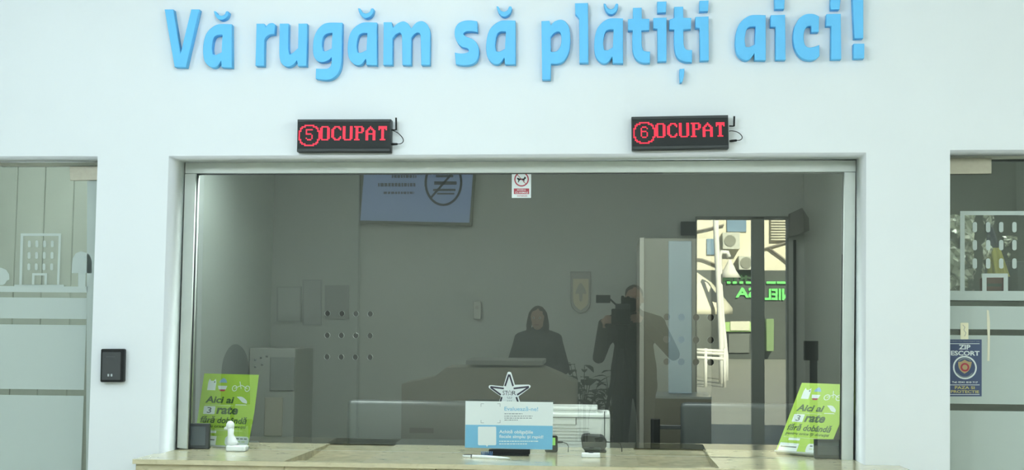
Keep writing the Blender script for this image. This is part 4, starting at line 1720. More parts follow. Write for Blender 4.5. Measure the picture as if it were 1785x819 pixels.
framed((482, 499, 525, 561), "framed_paper", "pale framed paper on the office back wall, leftmost of three", mat("mid_grey_frame", (0.04, 0.045, 0.041), 0.5), mat("grey_sheet", (0.072, 0.08, 0.073), 0.6))
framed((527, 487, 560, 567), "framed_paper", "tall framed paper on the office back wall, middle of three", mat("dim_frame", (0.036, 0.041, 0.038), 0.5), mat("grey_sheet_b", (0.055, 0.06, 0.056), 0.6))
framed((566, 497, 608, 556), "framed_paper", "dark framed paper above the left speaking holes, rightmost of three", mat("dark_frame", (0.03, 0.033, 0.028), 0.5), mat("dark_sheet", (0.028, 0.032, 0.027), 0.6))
c_ = atY(1012, 508, WY - 0.02)
plq = empty("shield_plaque", c_, "dark wooden shield plaque with a golden field on the back wall", "plaque")
b = MB()
add_prism(b, [smooth_loop(wx([(994.5, 473, 1), (1030, 473, 1), (1030, 500), (1029, 530), (1024, 540), (1012, 546, 1), (1001, 540), (996, 530), (995, 500)], WY - 0.018))], -0.018, 0.0, frame_wall(WY - 0.018), bev=0.002)
b.build("board", mat("dark_wood", (0.022, 0.02, 0.014), 0.6), plq)
b = MB()
add_prism(b, [smooth_loop(wx([(999, 486, 1), (1026, 486, 1), (1026, 510), (1024, 530), (1012, 541, 1), (1001, 530), (999, 510)], WY - 0.018))], 0.0, 0.003, frame_wall(WY - 0.018))
b.build("golden_field", mat("dull_gold", (0.095, 0.078, 0.028), 0.5), plq)
b = MB()
add_prism(b, [smooth_loop(wx([(1007, 500), (1012, 493), (1018, 500), (1022, 512), (1016, 512), (1015, 524), (1010, 524), (1009, 512), (1003, 512)], WY - 0.018))], 0.003, 0.006, frame_wall(WY - 0.018))
b.build("crest", mat("dull_brown", (0.04, 0.033, 0.02), 0.6), plq)
c_ = atY(831, 540, WY - 0.02)
bx = empty("wall_box", c_, "small dim box on the back wall left of the shield plaque", "wall box")
b = MB()
add_prism(b, [wx(rrect(825, 525, 838, 556, 2), WY - 0.03)], -0.03, 0.0, frame_wall(WY - 0.03), bev=0.002)
b.build("housing", mat("dim_box", (0.08, 0.083, 0.07), 0.6), bx)
b = MB()
add_prism(b, [wx(circ(831.5, 536, 3.4, 14), WY - 0.03)], 0.0, 0.003, frame_wall(WY - 0.03))
b.build("dial", mat("dim_brown", (0.05, 0.042, 0.033), 0.6), bx)

# tall beige cabinet on the right of the office
QY = 1.22
p_, q_ = atY(1115, 415, QY), atY(1240, 415, QY)
tc_ = empty("tall_cabinet", ((p_.x + q_.x) / 2, QY + 0.25, 0), "tall beige cabinet with a pale door panel, behind the right speaking holes", "cabinet")
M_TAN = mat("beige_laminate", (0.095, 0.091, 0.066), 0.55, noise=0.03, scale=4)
b = MB()
b.box((p_.x + 0.02, QY, 0), (q_.x, OY1 - 0.005, p_.z), 0.004, 2)
b.build("body", M_TAN, tc_)
b = MB()
b.box((p_.x, QY - 0.004, 0), (p_.x + 0.022, OY1 - 0.005, p_.z + 0.003), 0.002, 1)
b.build("side_panel", mat("light_edge", (0.22, 0.215, 0.18), 0.5), tc_)
a_, c_ = atY(1165, 420, QY), atY(1206, 686, QY)
b = MB()
b.box((a_.x, QY - 0.012, c_.z), (c_.x, QY + 0.001, a_.z), 0.003, 1)
b.build("pale_door", mat("pale_blue_laminate", (0.15, 0.19, 0.21), 0.45), tc_)

# ------------------------------------------------------------------ hall opposite the window (shows only as a reflection in the pane)
MBK = frame_back(DY)


def hall_prism(name, lp, y, d, m, parent, bev=0.002):
    b = MB()
    add_prism(b, [smooth_loop(bk(lp, y + d)) if any(len(p) > 2 for p in lp) else bk(lp, y + d)], -d, 0.0, frame_back(y + d), bev=bev)
    return b.build(name, m, parent)


# wall screen with a prohibition notice
tv = empty("wall_screen", RV(728, 345, DY + 0.05), "pale blue screen with a crossed ring, mirrored at the top of the window", "screen")
M_TVF = mat("screen_bezel", (0.25, 0.26, 0.21), 0.5)
hall_prism("bezel", [(630, 250), (833, 250), (822, 394), (623, 389)], DY + 0.002, 0.05, M_TVF, tv)
hall_prism("display", [(638, 256), (828, 256), (818, 388), (628, 384)], DY + 0.052, 0.004, mat("pale_blue_display", (0.30, 0.38, 0.55), 0.4, emit=(0.28, 0.38, 0.62), strength=0.78), tv, 0.0005)
yy = DY + 0.058
b = MB()
c = RV(773, 318, yy)
rr = abs(RV(806, 318, yy).x - c.x)
ry_ = abs(RV(773, 359, yy).z - c.z)
ring(b, -c.x, c.z, rr, 0.022, 0.0, 0.003, frame_back(yy), 40, ry_)
a_, e_ = RV(797, 292, yy), RV(750, 346, yy)
stroke(b, -a_.x, a_.z, -e_.x, e_.z, 0.02, 0.0, 0.003, frame_back(yy))
b.build("crossed_ring", mat("dark_screen_print", (0.06, 0.07, 0.07), 0.5), tv)
b = MB()
for (u0, v0, u1, v1) in ((757, 316, 796, 322), (755, 329, 794, 333), (760, 305, 790, 309), (762, 336, 792, 339)):
    add_prism(b, [bk([(u0, v0), (u1, v0), (u1, v1), (u0, v1)], yy)], 0.0, 0.003, frame_back(yy))
b.build("ring_picture", mat("grey_screen_print", (0.16, 0.18, 0.20), 0.5), tv)
for v, u0, u1, h in ((305, 683, 726, 5), (319, 659, 724, 6), (334, 669, 722, 4)):
    b = MB()
    rnd = random.Random(v)
    u = u0
    while u < u1:
        w = rnd.uniform(2, 6)
        add_prism(b, [bk([(u, v), (min(u + w, u1), v), (min(u + w, u1), v + h), (u, v + h)], yy)], 0.0, 0.002, frame_back(yy))
        u += w + 1.4
    b.build("text_line", MATS["grey_screen_print"], tv)

# reception desk
RY = -6.0
M_RD = mat("beige_reception_panel", (0.50, 0.46, 0.36), 0.6, noise=0.03, scale=3)
p = [RV(u, v, RY + 0.45) for u, v in ((700, 669), (756, 657), (778, 640), (942, 640), (975, 654), (1004, 669), (1010, 700))]
rc = empty("reception_desk", ((p[0].x + p[5].x) / 2, RY, 0), "beige reception desk in the hall, mirrored behind the white and blue sign", "desk")
b = MB()
lp = [(-k.x, k.z) for k in p[:6]]
lp = [(-p[0].x, 0.0)] + lp + [(-p[5].x, 0.0)]
add_prism(b, [lp], -0.45, 0.0, frame_back(RY + 0.45), bev=0.004)
b.build("front_panel", M_RD, rc)
a_, c_ = RV(812, 627.5, RY + 0.5), RV(946, 634, RY + 0.5)
b = MB()
b.box((min(a_.x, c_.x), RY, c_.z - 0.015), (max(a_.x, c_.x), RY + 0.5, a_.z), 0.004, 1)
b.build("transaction_top", mat("grey_beige_top", (0.42, 0.41, 0.36), 0.5), rc)


def pot_plant(u, v0, y, label, n, spread, seed):
    """leafy plant in a floor pot; u, v0 pixel of the crown centre as mirrored"""
    rnd = random.Random(seed)
    c_ = RV(u, v0, y)
    root = empty("potted_plant", (c_.x, y, 0), label, "plant")
    b = MB()
    b.lathe([(0.11, 0.0), (0.15, 0.30), (0.16, 0.32), (0.145, 0.32), (0.14, 0.28)], (c_.x, y, 0), 20)
    b.build("pot", mat("dull_pot", (0.20, 0.19, 0.17), 0.6), root)
    bs, bl = MB(), MB()
    for k in range(n):
        a = 2 * PI * k / n + rnd.uniform(-.2, .2)
        top = Vector((c_.x + spread * math.cos(a) * rnd.uniform(0.3, 1), y + spread * 0.6 * math.sin(a), c_.z + rnd.uniform(-0.14, 0.12)))
        base = Vector((c_.x + 0.03 * math.cos(a), y + 0.03 * math.sin(a), 0.28))
        mid = base.lerp(top, 0.6) - Vector((0.04 * math.cos(a), 0.04 * math.sin(a), 0))
        bs.tube([base, mid, top], [0.006, 0.005, 0.003], 6)
        for q in range(4):
            o_ = mid.lerp(top, 0.35 + 0.22 * q)
            d = Vector((math.cos(a + rnd.uniform(-1.4, 1.4)), math.sin(a + rnd.uniform(-1.4, 1.4)), rnd.uniform(-0.2, 0.7))).normalized()
            side = d.cross(Vector((0, 0, 1))).normalized()
            nrm = side.cross(d)
            L_, W_ = rnd.uniform(0.10, 0.16), rnd.uniform(0.025, 0.04)
            rows = []
            for s in (0, 0.3, 0.6, 0.85, 1.0):
                w = W_ * math.sin(PI * min(0.97, s * 0.9 + 0.08))
                pc = o_ + d * (L_ * s) - nrm * (0.05 * s * s)
                rows.append([bl.bm.verts.new(pc - side * w + nrm * w * 0.3), bl.bm.verts.new(pc), bl.bm.verts.new(pc + side * w + nrm * w * 0.3)])
            for r0, r1 in zip(rows, rows[1:]):
                for i in (0, 1):
                    bl.bm.faces.new((r0[i], r0[i + 1], r1[i + 1], r1[i]))
    bs.build("stems", mat("plant_stem", (0.06, 0.08, 0.03), 0.7), root)
    o_ = bl.build("foliage", mat("plant_leaf", (0.035, 0.07, 0.03), 0.5), root)
    tag(o_, kind="stuff")


pot_plant(1018, 655, -6.5, "leafy potted plant in the hall beside the cameraman, mirrored above the printer", 11, 0.17, 4)
pot_plant(1066, 668, -6.98, "lower potted plant behind the tripod in the hall, mirrored beside the printer", 9, 0.12, 9)

# chair by the hall wall
CY2 = -6.75
p_ = RV(409, 640, CY2)
ch = empty("waiting_chair", (p_.x, CY2, 0), "dark rounded chair in the hall, mirrored behind the left green leaflet", "chair")
M_CHAIR = mat("dark_chair_fabric", (0.075, 0.085, 0.08), 0.8)
hall_prism("backrest", [(384, 705, 1), (386, 640), (395, 611), (409, 600), (424, 611), (432, 640), (434, 705, 1)], CY2, 0.05, M_CHAIR, ch, 0.012)
b = MB()
b.box((p_.x - 0.2, CY2 + 0.03, 0.43), (p_.x + 0.2, CY2 + 0.43, 0.48), 0.02, 3)
b.build("seat", M_CHAIR, ch)
for sx in (-1, 1):
    for sy in (0, 1):
        b = MB()
        b.tube([(p_.x + sx * 0.17, CY2 + 0.07 + sy * 0.32, 0.44), (p_.x + sx * 0.19, CY2 + 0.05 + sy * 0.36, 0.0)], 0.013, 8)
        b.build("leg", M_BLACK, ch)
b = MB()
b.tube([(p_.x, CY2 + 0.06, 0.45), (p_.x, CY2 + 0.02, 0.75)], 0.02, 8)
b.build("back_support", M_BLACK, ch)

# pale blue banner between cabinet and door, dark boxes around the entrance
hb = empty("door_closer", RV(1199, 398, DY + 0.06), "dark closer box beside the top of the entrance door, mirrored right of centre", "door closer")
hall_prism("housing", [(1187, 386), (1213, 386), (1213, 410), (1187, 410)], DY + 0.002, 0.06, M_CHAR, hb)
sp = empty("wall_speaker", RV(1393, 390, DY + 0.1), "dark angled speaker on the hall wall, mirrored right of the entrance door", "speaker")
hall_prism("cabinet", [(1377, 372), (1398, 362), (1410, 380), (1411, 402), (1377, 414)], DY + 0.012, 0.12, mat("speaker_grey", (0.22, 0.22, 0.19), 0.6), sp)
hall_prism("bracket", [(1388, 395), (1400, 395), (1400, 405), (1388, 405)], DY + 0.0005, 0.013, M_BLACK, sp, 0.0005)
hs = empty("stand_display", RV(1413, 640, -6.6), "dark display on a slim stand in the hall, mirrored above the right green leaflet", "display")
hs.location.z = 0
a_, c_ = RV(1401, 594, -6.6), RV(1426, 628, -6.6)
b = MB()
b.box((a_.x, -6.62, c_.z), (c_.x, -6.58, a_.z), 0.004, 2)
b.build("screen_housing", M_BLACK, hs)
a_, c_ = RV(1412, 628, -6.6), RV(1425, 666, -6.6)
b = MB()
b.box((a_.x, -6.63, 0.02), (c_.x, -6.60, c_.z + 0.24), 0.003, 1)
b.build("post", M_CHAR, hs)
b = MB()
b.box((a_.x - 0.14, -6.78, 0.0), (c_.x + 0.14, -6.45, 0.02), 0.004, 1)
b.build("foot", M_BLACK, hs)
lcy = -6.6
a_, c_ = RV(1118, 690, lcy), RV(1240, 690, lcy)
lc = empty("low_cabinet", ((a_.x + c_.x) / 2, lcy - 0.3, 0), "dark low cabinet with a pale top in the hall, mirrored left of the right monitor", "cabinet")
b = MB()
b.box((a_.x, DY + 0.12, 0.0), (c_.x, lcy, a_.z - 0.02), 0.004, 1)
b.build("body", mat("very_dark_laminate", (0.012, 0.013, 0.012), 0.7, spec=0.1), lc)
b = MB()
b.box((a_.x - 0.005, DY + 0.10, a_.z - 0.02), (c_.x + 0.005, lcy + 0.01, a_.z), 0.003, 1)
b.build("top", mat("sky_lit_top", (0.50, 0.58, 0.66), 0.35), lc)  # sky light on the top is put into its pale blue colour
ed = RV(1386, 560, DY + 0.03)
b = MB()
b.box((ed.x - 0.012, DY + 0.001, 0.0), (ed.x + 0.012, DY + 0.03, RV(1386, 418, DY + 0.03).z), 0.002, 1)
tag(b.build("trim_3", M_BLACK), kind="structure")

# ------------------------------------------------------------------ people
M_SKIN = mat("skin", (0.46, 0.29, 0.21), 0.55, noise=0.03, scale=30)
M_JACKET = mat("black_jacket", (0.022, 0.025, 0.026), 0.75, noise=0.1, scale=20)
M_COAT = mat("dark_olive_coat", (0.03, 0.03, 0.026), 0.8, noise=0.1, scale=20)
M_TROUS = mat("dark_trousers", (0.03, 0.032, 0.036), 0.8)
M_HAIR = mat("dark_brown_hair", (0.030, 0.022, 0.016), 0.6, noise=0.2, scale=60, bump=0.3)
M_EYE = mat("eye_white", (0.6, 0.6, 0.58), 0.3)
M_IRIS = mat("dark_iris", (0.02, 0.015, 0.01), 0.3)
M_LIP = mat("lip", (0.35, 0.13, 0.11), 0.5)


def blob_mesh(name, segs, balls, voxel, mat_, parent, origin, rot=0.0, smooth=4):
    """tapered capsules and ellipsoids merged into one continuous skin"""
    bm = bmesh.new()

    def ell(c, r, rotm=None):
        t2 = bmesh.new()
        bmesh.ops.create_icosphere(t2, subdivisions=2, radius=1.0)
        M = Matrix.Translation(c) @ (rotm if rotm else Matrix()) @ Matrix.Diagonal((r[0], r[1], r[2], 1))
        bmesh.ops.transform(t2, matrix=M, verts=t2.verts)
        me_ = bpy.data.meshes.new("t")
        t2.to_mesh(me_)
        t2.free()
        bm.from_mesh(me_)
        bpy.data.meshes.remove(me_)
    for (a, b_, ra, rb) in segs:
        a, b_ = Vector(a), Vector(b_)
        L_ = (b_ - a).length
        n_ = max(2, int(L_ / (0.35 * max(min(ra, rb), 0.004))) + 1)
        for k in range(n_ + 1):
            s = k / n_
            r = ra + (rb - ra) * s
            ell(a.lerp(b_, s), (r, r, r))
    for c, r in balls:
        ell(Vector(c), r)
    me_ = bpy.data.meshes.new(name + "_raw")
    bm.to_mesh(me_)
    bm.free()
    o = bpy.data.objects.new(name + "_raw", me_)
    COL.objects.link(o)
    md = o.modifiers.new("r", 'REMESH')
    md.mode = 'VOXEL'
    md.voxel_size = voxel
    md.use_smooth_shade = True
    if smooth:
        sm = o.modifiers.new("s", 'SMOOTH')
        sm.iterations = smooth
        sm.factor = 0.5
    dg = bpy.context.evaluated_depsgraph_get()
    me2 = bpy.data.meshes.new_from_object(o.evaluated_get(dg))
    bpy.data.objects.remove(o)
    bpy.data.meshes.remove(me_)
    me2.name = name
    me2.transform(Matrix.Translation(origin) @ Matrix.Rotation(rot, 4, 'Z'))
    return link(name, me2, mat_, parent)


def hand_segs(w, d, up, side):
    """palm and five bent fingers: wrist w, pointing d, palm normal up, thumb on side"""
    d, up = Vector(d).normalized(), Vector(up).normalized()
    across = d.cross(up).normalized() * side
    segs = []
    palm_end = w + d * 0.085
    for k, (off, ln) in enumerate(((0.030, 0.070), (0.010, 0.080), (-0.010, 0.074), (-0.029, 0.058))):
        root_ = palm_end + across * off
        segs.append((w + across * off * 0.55, root_, 0.013, 0.011))
        k1 = root_ + (d * 0.85 - up * 0.35).normalized() * ln * 0.45
        k2 = k1 + (d * 0.55 - up * 0.8).normalized() * ln * 0.32
        k3 = k2 + (d * 0.15 - up * 1.0).normalized() * ln * 0.25
        segs += [(root_, k1, 0.0095, 0.0085), (k1, k2, 0.0085, 0.0078), (k2, k3, 0.0078, 0.0066)]
    t0 = w + d * 0.025 + across * 0.026
    t1 = t0 + (d * 0.6 + across * 0.8).normalized() * 0.040
    t2 = t1 + (d * 0.9 + across * 0.1 - up * 0.35).normalized() * 0.030
    segs += [(t0, t1, 0.012, 0.010), (t1, t2, 0.010, 0.008)]
    return segs


def person(pos, H, rotz, female, pose, label, jacket, hair):
    """body faces local +Y; pose: shoulder/elbow/wrist points for both arms in local metres for H=1.75"""
    k = H / 1.75
    root = empty("person", pos, label, "person")
    S = lambda p: Vector(p) * k
    sw = 0.175 if female else 0.205
    hc = Vector((0.0, 0.035, 1.63))
    turn = pose.get("head", 0.0)
    segs, balls = [], []
    # head
    balls += [(S(hc + Vector((0, -0.012, 0.02))), (0.076 * k, 0.092 * k, 0.098 * k)), (S(hc + Vector((0, 0.020, -0.045))), (0.058 * k, 0.066 * k, 0.068 * k)),
              (S(hc + Vector((0, 0.050, -0.088))), (0.026 * k, 0.022 * k, 0.020 * k)),
              (S(hc + Vector((0, 0.088, -0.022))), (0.012 * k, 0.018 * k, 0.016 * k)), (S(hc + Vector((0, 0.082, 0.0))), (0.009 * k, 0.014 * k, 0.026 * k)),
              (S(hc + Vector((0, 0.072, 0.030))), (0.045 * k, 0.016 * k, 0.010 * k)),
              (S(hc + Vector((0, 0.076, -0.058))), (0.024 * k, 0.012 * k, 0.010 * k)),
              (S(hc + Vector((0.076, -0.01, -0.01))), (0.010 * k, 0.020 * k, 0.030 * k)), (S(hc + Vector((-0.076, -0.01, -0.01))), (0.010 * k, 0.020 * k, 0.030 * k))]
    neck = [(S((0, -0.005, 1.46)), S((0, 0.005, 1.57)), 0.056 * k, 0.052 * k)]
    torso = [(S((0, 0, 1.00)), S((0, 0.005, 1.18)), 0.125 * k, 0.118 * k), (S((0, 0.005, 1.18)), S((0, 0, 1.36)), 0.118 * k, 0.128 * k),
             (S((-sw * 0.45, 0, 1.34)), S((sw * 0.45, 0, 1.34)), 0.115 * k, 0.115 * k), (S((-sw, -0.01, 1.42)), S((0, -0.01, 1.47)), 0.058 * k, 0.070 * k),
             (S((sw, -0.01, 1.42)), S((0, -0.01, 1.47)), 0.058 * k, 0.070 * k),
             (S((-0.075, 0, 1.02)), S((-0.06, 0.0, 1.22)), 0.115 * k, 0.10 * k), (S((0.075, 0, 1.02)), S((0.06, 0.0, 1.22)), 0.115 * k, 0.10 * k)]
    arms, hands = [], []
    for sd, nm in ((-1, "L"), (1, "R")):
        e_, w_, hd, up = pose[nm]
        sh = S((sd * sw, -0.01, 1.41))
        e_, w_ = S(e_), S(w_)
        arms += [(sh, e_, 0.056 * k, 0.043 * k), (e_, w_, 0.042 * k, 0.029 * k)]
        hands += [(e_.lerp(w_, 0.8), w_, 0.030 * k, 0.025 * k)] + hand_segs(w_, hd, up, pose.get("t" + nm, sd))
    legs, feet = [], []
    for sd in (-1, 1):
        hp = S((sd * 0.095, 0, 0.93))
        kn = S((sd * 0.105, 0.02, 0.50))
        an = S((sd * 0.115, -0.01, 0.09))
        legs += [(hp, kn, 0.092 * k, 0.060 * k), (kn, kn.lerp(an, 0.35), 0.058 * k, 0.056 * k), (kn.lerp(an, 0.35), an, 0.056 * k, 0.040 * k)]
        feet += [(an - Vector((0, 0.02, 0.045)), S((sd * 0.135, 0.15, 0.035)), 0.040 * k, 0.033 * k)]
    R_ = rotz
    body = blob_mesh("body", neck + torso + arms + hands + legs + feet, balls, 0.0075, M_SKIN, root, pos, R_, 2)
    g = lambda ss, d: [(a, b_, ra + d, rb + d) for a, b_, ra, rb in ss]
    sleeves = []
    for i in range(0, len(arms), 2):
        sleeves += [arms[i], (arms[i + 1][0], arms[i + 1][0].lerp(arms[i + 1][1], 0.93), arms[i + 1][2], arms[i + 1][3] + 0.006)]
    hem = [(S((-0.08, 0, 0.88)), S((-0.07, 0, 1.05)), 0.118 * k, 0.118 * k), (S((0.08, 0, 0.88)), S((0.07, 0, 1.05)), 0.118 * k, 0.118 * k)]
    collar = [(S((0, -0.012, 1.48)), S((0, -0.010, 1.515)), 0.056 * k, 0.055 * k)]
    blob_mesh("jacket", g(torso + sleeves + hem + collar, 0.014), [], 0.011, jacket, root, pos, R_, 3)
    blob_mesh("trousers", g(legs + [(S((-0.05, 0, 0.95)), S((0.05, 0, 0.95)), 0.11 * k, 0.11 * k)], 0.012), [], 0.011, M_TROUS, root, pos, R_, 3)
    blob_mesh("shoes", [(a, b_, ra + 0.006, rb + 0.005) for a, b_, ra, rb in feet], [], 0.009, M_BLACK, root, pos, R_, 2)
    # hair
    hs_, hb_ = [], [(S(hc + Vector((0, -0.030, 0.040))), (0.087 * k, 0.094 * k, 0.092 * k))]
    if hair == "long":
        for sd in (-1, 1):
            hs_ += [(S(hc + Vector((sd * 0.070, -0.01, 0.05))), S(hc + Vector((sd * 0.088, -0.005, -0.06))), 0.026 * k, 0.030 * k),
                    (S(hc + Vector((sd * 0.088, -0.005, -0.06))), S(hc + Vector((sd * 0.090, 0.0, -0.17))), 0.030 * k, 0.024 * k)]
        hs_ += [(S(hc + Vector((0, -0.07, 0.0))), S(hc + Vector((0, -0.075, -0.16))), 0.07 * k, 0.06 * k)]
    else:
        hb_ = [(S(hc + Vector((0, -0.028, 0.042))), (0.083 * k, 0.090 * k, 0.086 * k)), (S(hc + Vector((0, -0.06, -0.02))), (0.070 * k, 0.055 * k, 0.070 * k))]
    blob_mesh("hair", hs_, hb_, 0.008, M_HAIR, root, pos, R_, 2)
    MR = Matrix.Translation(pos) @ Matrix.Rotation(R_, 4, 'Z')
    for sd in (-1, 1):
        b = MB()
        b.ball(MR @ S(hc + Vector((sd * 0.031, 0.073, 0.008))), 0.0125 * k, 14)
        eo = b.build("eye", M_EYE, root)
        b = MB()
        b.ball(MR @ S(hc + Vector((sd * 0.031, 0.0825, 0.008))), 0.006 * k, 10)
        b.build("iris", M_IRIS, eo)
    b = MB()
    for sd in (-1, 1):
        b.tube([MR @ S(hc + Vector((sd * 0.022, 0.082, -0.060))), MR @ S(hc + Vector((0, 0.0895, -0.058)))], [0.003 * k, 0.006 * k], 8)
    b.build("lips", M_LIP, root)
    return root


wy = -6.32
wp = RV(938, 560, wy)
topz = RV(938, 538, wy).z
person(Vector((wp.x, wy, 0)), min(topz + 0.02, 1.70), 0.06, True,
       {"L": ((-0.27, 0.02, 1.13), (-0.12, 0.20, 1.06), (0.9, 0.35, -0.1), (0, 0.2, 1)), "R": ((0.27, 0.02, 1.13), (0.12, 0.22, 1.09), (-0.9, 0.3, -0.1), (0, 0.2, 1))},
       "woman with shoulder length dark hair in a black jacket, mirrored behind the reception desk", M_JACKET, "long")
cy_ = -6.0
cp = RV(1105, 560, cy_)
topz = RV(1105, 497, cy_).z
ctr = RV(1082, 551, -5.3)
# points of the video camera in the person's own axes
kk = min(topz, 1.82) / 1.75
loc = lambda v: (Vector(v) - Vector((cp.x, cy_, 0))) / kk
LENS = Vector((ctr.x, -5.34, ctr.z))
wl_ = loc((LENS.x - 0.14, -5.60, LENS.z - 0.05))
wr_ = loc((LENS.x + 0.165, -5.66, LENS.z - 0.03))
person(Vector((cp.x, cy_, 0)), min(topz, 1.82), 0.0, False,
       {"L": ((-0.30, 0.10, 1.13), tuple(wl_), (0.15, 0.95, 0.2), (-1, 0.1, 0.2)), "R": ((0.34, 0.06, 1.16), tuple(wr_), (-0.25, 0.95, 0.1), (1, 0.2, 0.2)), "tL": -1, "tR": -1},
       "cameraman in a dark coat at the video camera, mirrored beside the tall cabinet", M_COAT, "short")

# ------------------------------------------------------------------ video camera on a tripod
vc = empty("video_camera", (LENS.x, -5.4, 0), "dark shoulder video camera on a tripod in the hall, mirrored beside the cameraman", "video camera")
b = MB()
b.box((LENS.x - 0.045, -5.66, LENS.z - 0.07), (LENS.x + 0.075, -5.34, LENS.z + 0.10), 0.015, 3)
b.build("body", M_CHAR, vc)
b = MB()
b.box((LENS.x + 0.02, -5.70, LENS.z + 0.03), (LENS.x + 0.125, -5.50, LENS.z + 0.15), 0.02, 3)
b.build("viewfinder", M_BLACK, vc)
b = MB()
b.lathe([(0.050, 0.0), (0.054, 0.03), (0.048, 0.05), (0.050, 0.10), (0.042, 0.13)], (LENS.x, -5.34, LENS.z), 24, Matrix.Rotation(-PI / 2, 4, 'X'))
b.build("lens_barrel", M_BLACK, vc)
b = MB()
b.box((LENS.x - 0.075, -5.215, LENS.z - 0.062), (LENS.x + 0.075, -5.13, LENS.z + 0.062), 0.012, 2)
b.build("lens_hood", M_BLACK, vc)
b = MB()
b.lathe([(0.0, 0.0), (0.025, 0.002), (0.040, 0.006)], (LENS.x, -5.134, LENS.z), 24, Matrix.Rotation(-PI / 2, 4, 'X'))
b.build("front_lens", mat("dark_lens_glass", (0.01, 0.012, 0.02), 0.05), vc)
a_, c_ = RV(1039, 514, -5.38), RV(1064, 528, -5.38)
b = MB()
b.box((min(a_.x, c_.x), -5.39, c_.z), (max(a_.x, c_.x), -5.365, a_.z), 0.004, 2)
b.tube([(max(a_.x, c_.x) - 0.005, -5.378, (a_.z + c_.z) / 2), (LENS.x - 0.03, -5.40, LENS.z + 0.085)], 0.008, 8)
b.build("side_screen", M_BLACK, vc)
b = MB()
b.tube([(LENS.x + 0.015, -5.36, LENS.z + 0.09), (LENS.x + 0.015, -5.37, LENS.z + 0.155), (LENS.x + 0.015, -5.58, LENS.z + 0.155), (LENS.x + 0.015, -5.60, LENS.z + 0.09)], 0.014, 10)
b.build("top_handle", M_BLACK, vc)
b = MB()
b.tube([(LENS.x + 0.06, -5.30, LENS.z + 0.145), (LENS.x + 0.06, -5.50, LENS.z + 0.145)], 0.018, 12)
b.tube([(LENS.x + 0.015, -5.42, LENS.z + 0.15), (LENS.x + 0.06, -5.42, LENS.z + 0.145)], 0.008, 8)
b.build("microphone", M_BLACK, vc)
tp = empty("camera_tripod", (LENS.x + 0.01, -5.45, 0), "black tripod carrying the video camera in the hall, mirrored behind the payment terminal", "tripod")
b = MB()
b.box((LENS.x - 0.04, -5.52, LENS.z - 0.112), (LENS.x + 0.06, -5.38, LENS.z - 0.070), 0.008, 2)
b.tube([(LENS.x + 0.01, -5.45, LENS.z - 0.11), (LENS.x + 0.01, -5.45, LENS.z - 0.30)], [0.045, 0.03], 14)
b.build("head", M_BLACK, tp)
for k in range(3):
    a = math.radians((90, 215, 330)[k])
    b = MB()
    b.tube([(LENS.x + 0.01 + 0.03 * math.cos(a), -5.45 + 0.03 * math.sin(a), LENS.z - 0.27), (LENS.x + 0.01 + 0.32 * math.cos(a), -5.45 + 0.24 * math.sin(a), 0.012)], [0.018, 0.013], 10)
    b.ball((LENS.x + 0.01 + 0.32 * math.cos(a), -5.45 + 0.24 * math.sin(a), 0.014), 0.016, 10)
    b.build("leg", M_BLACK, tp)
b = MB()
b.tube([(LENS.x + 0.02, -5.50, LENS.z - 0.10), (LENS.x - 0.09, -5.64, LENS.z - 0.24)], 0.009, 8)
b.build("pan_handle", M_BLACK, tp)

# ------------------------------------------------------------------ the street outside the entrance
SYF = -30.0
b = MB()
b.box((-40, -60, -0.12), (40, HY0 - 0.2, -0.02))
tag(b.build("street", mat("pale_asphalt", (0.28, 0.28, 0.24), 0.8, noise=0.08, scale=1.2)), kind="structure")
MF = frame_back(SYF)
fz = lambda v: RV(1290, v, SYF).z
fx = lambda u: RV(u, 500, SYF).x
fac = empty("street_building", (fx(1290), SYF, 0), "sunlit cream building across the street, mirrored in the entrance door", "building")
b = MB()
b.box((fx(1000), SYF - 6, -0.02), (fx(1600), SYF, 9.0))
b.build("front_wall", mat("cream_plaster", (0.80, 0.74, 0.56), 0.8, noise=0.10, scale=0.9), fac)
b = MB()
b.box((fx(1000), SYF + 0.002, -0.02), (fx(1600), SYF + 0.10, fz(471)), 0.01, 1)
b.build("shop_front", mat("dark_shop_front", (0.075, 0.085, 0.075), 0.6, noise=0.25, scale=1.0), fac)
yy = SYF + 0.10
M_SIGN = mat("green_sign_letters", (0.20, 0.85, 0.20), 0.5, emit=(0.2, 0.9, 0.2), strength=0.7)
M_SIGND = mat("dim_green_letters", (0.03, 0.09, 0.03), 0.5)


def st_text(name, tx, u0, v0, u1, v1, m, bold=0.03):
    """text facing the hall, covering mirrored pixels u0..u1"""
    a_, c_ = RV(u0, v0, yy), RV(u1, v1, yy)
    b = MB()
    add_text(b, tx, -c_.x, c_.z, -a_.x, a_.z, 0.0, 0.05, frame_back(yy), bold)
    return b.build(name, m, fac)


st_text("sign_lettering", "SA", 1282, 501, 1318, 519, M_SIGN)
st_text("sign_lettering", "NIEL", 1333, 503, 1379, 523, M_SIGN)
st_text("sign_lettering", "ERIA", 1256, 475, 1318, 494, M_SIGND)
b = MB()
for u0, u1 in ((1267, 1273), (1277, 1284), (1289, 1295), (1300, 1316), (1336, 1352), (1354, 1378)):
    add_prism(b, [bk([(u0, 490.5), (u1, 490.5), (u1, 494.5), (u0, 494.5)], yy)], 0.0, 0.06, frame_back(yy))
b.build("lit_lower_edge", M_SIGN, fac)  # bright green bars stand in for the lit bottoms of the dark letters


def fpart(name, u0, v0, u1, v1, d, m, y=SYF, par=fac):
    b = MB()
    add_prism(b, [bk([(u0, v0), (u1, v0), (u1, v1), (u0, v1)], y + d)], -d + 0.001, 0.0, frame_back(y + d), bev=0.01)
    return b.build(name, m, par)


